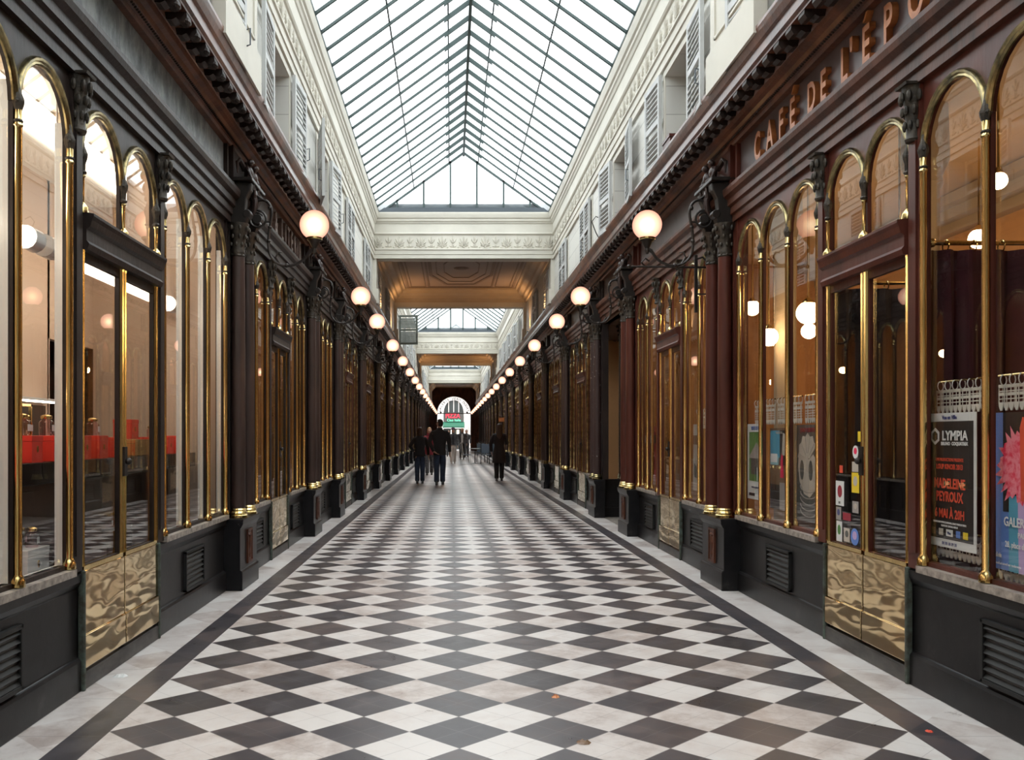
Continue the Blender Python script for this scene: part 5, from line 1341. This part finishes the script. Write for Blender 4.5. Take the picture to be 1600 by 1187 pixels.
    # trousers
    m = []
    tv = []; te = []
    def ad(p, r, par=None):
        tv.append((*p, *(r if isinstance(r, tuple) else (r, r))))
        if par is not None: te.append((par, len(tv) - 1))
        return len(tv) - 1
    r0 = ad((0, 0, .99), (.170, .125)); r1 = ad((0, 0, .92), (.175, .13), r0)
    for s in (-1, 1):
        st = stride * s
        h_ = ad((s * hw, 0, .84), .112, r1); k_ = ad((s * hw, st * .55 + .02, .50), .088, h_); ad((s * hw * .95, st * .85, .22), .074, k_); ad((s * hw * .95, st + .005, .055), (.070, .082), len(tv) - 1)
    skin_mesh('trousers', tv, te, trousers, t, 1, 0)
    for s in (-1, 1):
        st = stride * s
        MB().loft([[(s * hw * .96 + w * math.cos(2 * PI * i / 10), st + y + l * math.sin(2 * PI * i / 10), z) for i in range(10)] for z, w, l, y in ((0, .040, .125, .045), (.03, .042, .128, .045), (.06, .038, .10, .03), (.10, .040, .052, -.005))]).build('shoe', shoe, t)
    # coat or jacket with sleeves
    zl = coat_len; R = [(1.50, .075, .065), (1.48, .105, .080), (1.455, sw - .035, .092), (1.42, sw + .005, .108), (1.34, sw + .025, .128), (1.22, sw + .005, .125), (1.10, .145 + (.02 if not female else 0), .12), (.98, .165, .135), (.90, .175 + skirt * .2, .145 + skirt * .2)]
    R = [q for q in R if q[0] > zl + .03] + [(zl, .175 + skirt, .15 + skirt)]
    m = MB().loft([[(a * math.copysign(abs(math.cos(2 * PI * i / 20)) ** .85, math.cos(2 * PI * i / 20)), b * math.sin(2 * PI * i / 20) - .005, z) for i in range(20)] for z, a, b in R])
    for s in (-1, 1):
        el, wr_, pm = pts[s]; mid = tuple((Vector(el) + Vector(wr_)) / 2)
        m.tube([(s * (sw - .06), 0, 1.425), (s * (sw - .005), 0, 1.405), (s * (sw + .022), 0, 1.36), tuple((Vector((s * (sw + .03), 0, 1.36)) + Vector(el)) / 2), el, mid, tuple(Vector(wr_) + (Vector(pm) - Vector(wr_)) * .1)], [.045, .060, .066, .062, .056, .050, .044], 12)
    m.lathe([(.072, 1.47), (.078, 1.52), (.070, 1.535), (.060, 1.50)], (0, -.005, 0), 14)
    ct = m.build('coat', coat, t)
    if open_front: MB().loft([[(w * c, .128 + d, z) for c in (-1, 1)] + [(w * c, .100 + d, z) for c in (1, -1)] for z, w, d in ((1.44, .03, -.03), (1.30, .06, .012), (1.10, .05, .006), (.95, .05, .012))]).build('shirt_front', open_front, t)
    if bust: MB().lathe([(.08, 1.44), (.105, 1.47), (.10, 1.53), (.075, 1.56)], (0, 0, 0), 14).build('scarf', bust, t)
    return t
def atpx(px, Y): return (px - 704.5) * Y / 1458
YL, YM, YR = 27.2, 26.5, 28.7
person(atpx(656, YL), YL, 0, 1.62, 'woman seen from behind in short black jacket and blue jeans, left of the tall man', 'cloth_black', 'jeans', 'hair_brown', stride=.05, coat_len=.86, hairlen=1, female=True,
       arms=(((-.31, -.06, 1.17), (-.21, .10, 1.03), (-.16, .16, 1.0)), ((.25, 0, 1.14), (.27, .03, .91), (.27, .05, .84))), skirt=.02)
person(atpx(687, YM), YM, 0, 1.84, 'tall man seen from behind in dark jacket and jeans, hand behind his back', 'cloth_black', 'jeans', 'hair_dark', stride=.10, coat_len=.80, headturn=.9,
       arms=(((-.27, -.10, 1.14), (-.16, -.17, .90), (-.10, -.19, .86)), ((.25, -.02, 1.14), (.27, .03, .90), (.27, .05, .83))))
person(atpx(780, YR), YR, 0, 1.74, 'woman seen from behind in long dark brown coat, on the right', 'cloth_coat', 'cloth_black', 'hair_brown', stride=.06, coat_len=.56, skirt=.05, hairlen=2, female=True,
       arms=(((-.26, 0, 1.14), (-.24, .08, .92), (-.23, .10, .86)), ((.24, .05, 1.16), (.20, .22, 1.18), (.18, .28, 1.20))))
person(atpx(671, 33), 33, PI, 1.66, 'woman in dark red coming the other way, glimpsed between the couple', 'cloth_red', 'cloth_grey', 'hair_fair', coat_len=.75, hairlen=1, female=True, bust='cloth_red')
person(atpx(708, 46.6), 46.6, PI, 1.74, 'person in purple hat, dark top and cream trousers walking this way', 'cloth_grey', 'cloth_cream', 'hair_dark', shoe='cloth_cream', coat_len=.92, hairlen=1, female=True, hat='hat_purple', open_front='cloth_black', stride=.2)
person(atpx(722, 54.5), 54.5, PI, 1.80, 'fair-haired person in grey jacket over white shirt farther down the passage', 'cloth_grey', 'cloth_black', 'hair_fair', coat_len=.88, open_front='paper_white', stride=.12)
person(atpx(701, 62), 62, PI, 1.75, 'distant person in pale patterned jacket half hidden behind the purple hat', 'cloth_cream', 'cloth_grey', 'hair_dark', coat_len=.8, stride=.12, female=True, hairlen=1)
person(atpx(729, 60), 60, PI, 1.75, 'distant dark-clad person near the right-hand tables', 'cloth_grey', 'cloth_grey', 'hair_dark', coat_len=.75, stride=.12)
def chair(X, Y, rz, label, mat='slate_chair', leg='iron'):
    t = empty('cafe_chair', (X, Y, 0), rz, label, 'chair', 'cafe chairs on the right'); 
    MB().box(-.21, .21, -.21, .21, .43, .46).build('seat', mat, t, smooth=False, bevel=.01)
    MB().prism([(.17, .52), (.22, .98), (.245, .98), (.195, .52)], -.19, .19, 'x').build('backrest', mat, t, smooth=False, bevel=.008)
    MB().tube([(-.20, .16, .46), (-.21, .20, .60), (-.21, .24, 1.0), (0, .25, 1.04), (.21, .24, 1.0), (.21, .20, .60), (.20, .16, .46)], .013, 8).build('back_frame', leg, t)
    for x in (-1, 1):
        for y in (-1, 1): MB().tube([(x * .19, y * .18, .44), (x * .21, y * .22, 0)], .014, 7).build('leg', leg, t)
def table(X, Y, label):
    t = empty('cafe_table', (X, Y, 0), 0, label, 'table'); MB().lathe([(.001, .725), (.33, .725), (.34, .735), (.34, .75), (.33, .757), (.001, .757)], n=28).build('tabletop', 'shutter_paint', t)
    MB().lathe([(.03, .02), (.025, .1), (.022, .68), (.05, .725)], n=12).build('stem', 'iron', t); MB().lathe([(.24, 0), (.24, .012), (.10, .03), (.03, .05)], n=20).build('foot', 'iron', t)
table(1.20, 46.4, 'small round pale cafe table in the distance on the right')
chair(1.68, 45.9, PI, 'dark slate cafe chair standing beside the distant round table')
chair(2.05, 47.2, PI, 'dark slate cafe chair closest to the right-hand shopfronts')
chair(.74, 46.2, PI / 2 + .2, 'cafe chair with pale legs on the passage side of the table', 'slate_chair', 'chair_leg')
chair(1.55, 48.3, 0, 'dark slate cafe chair behind the distant round table')
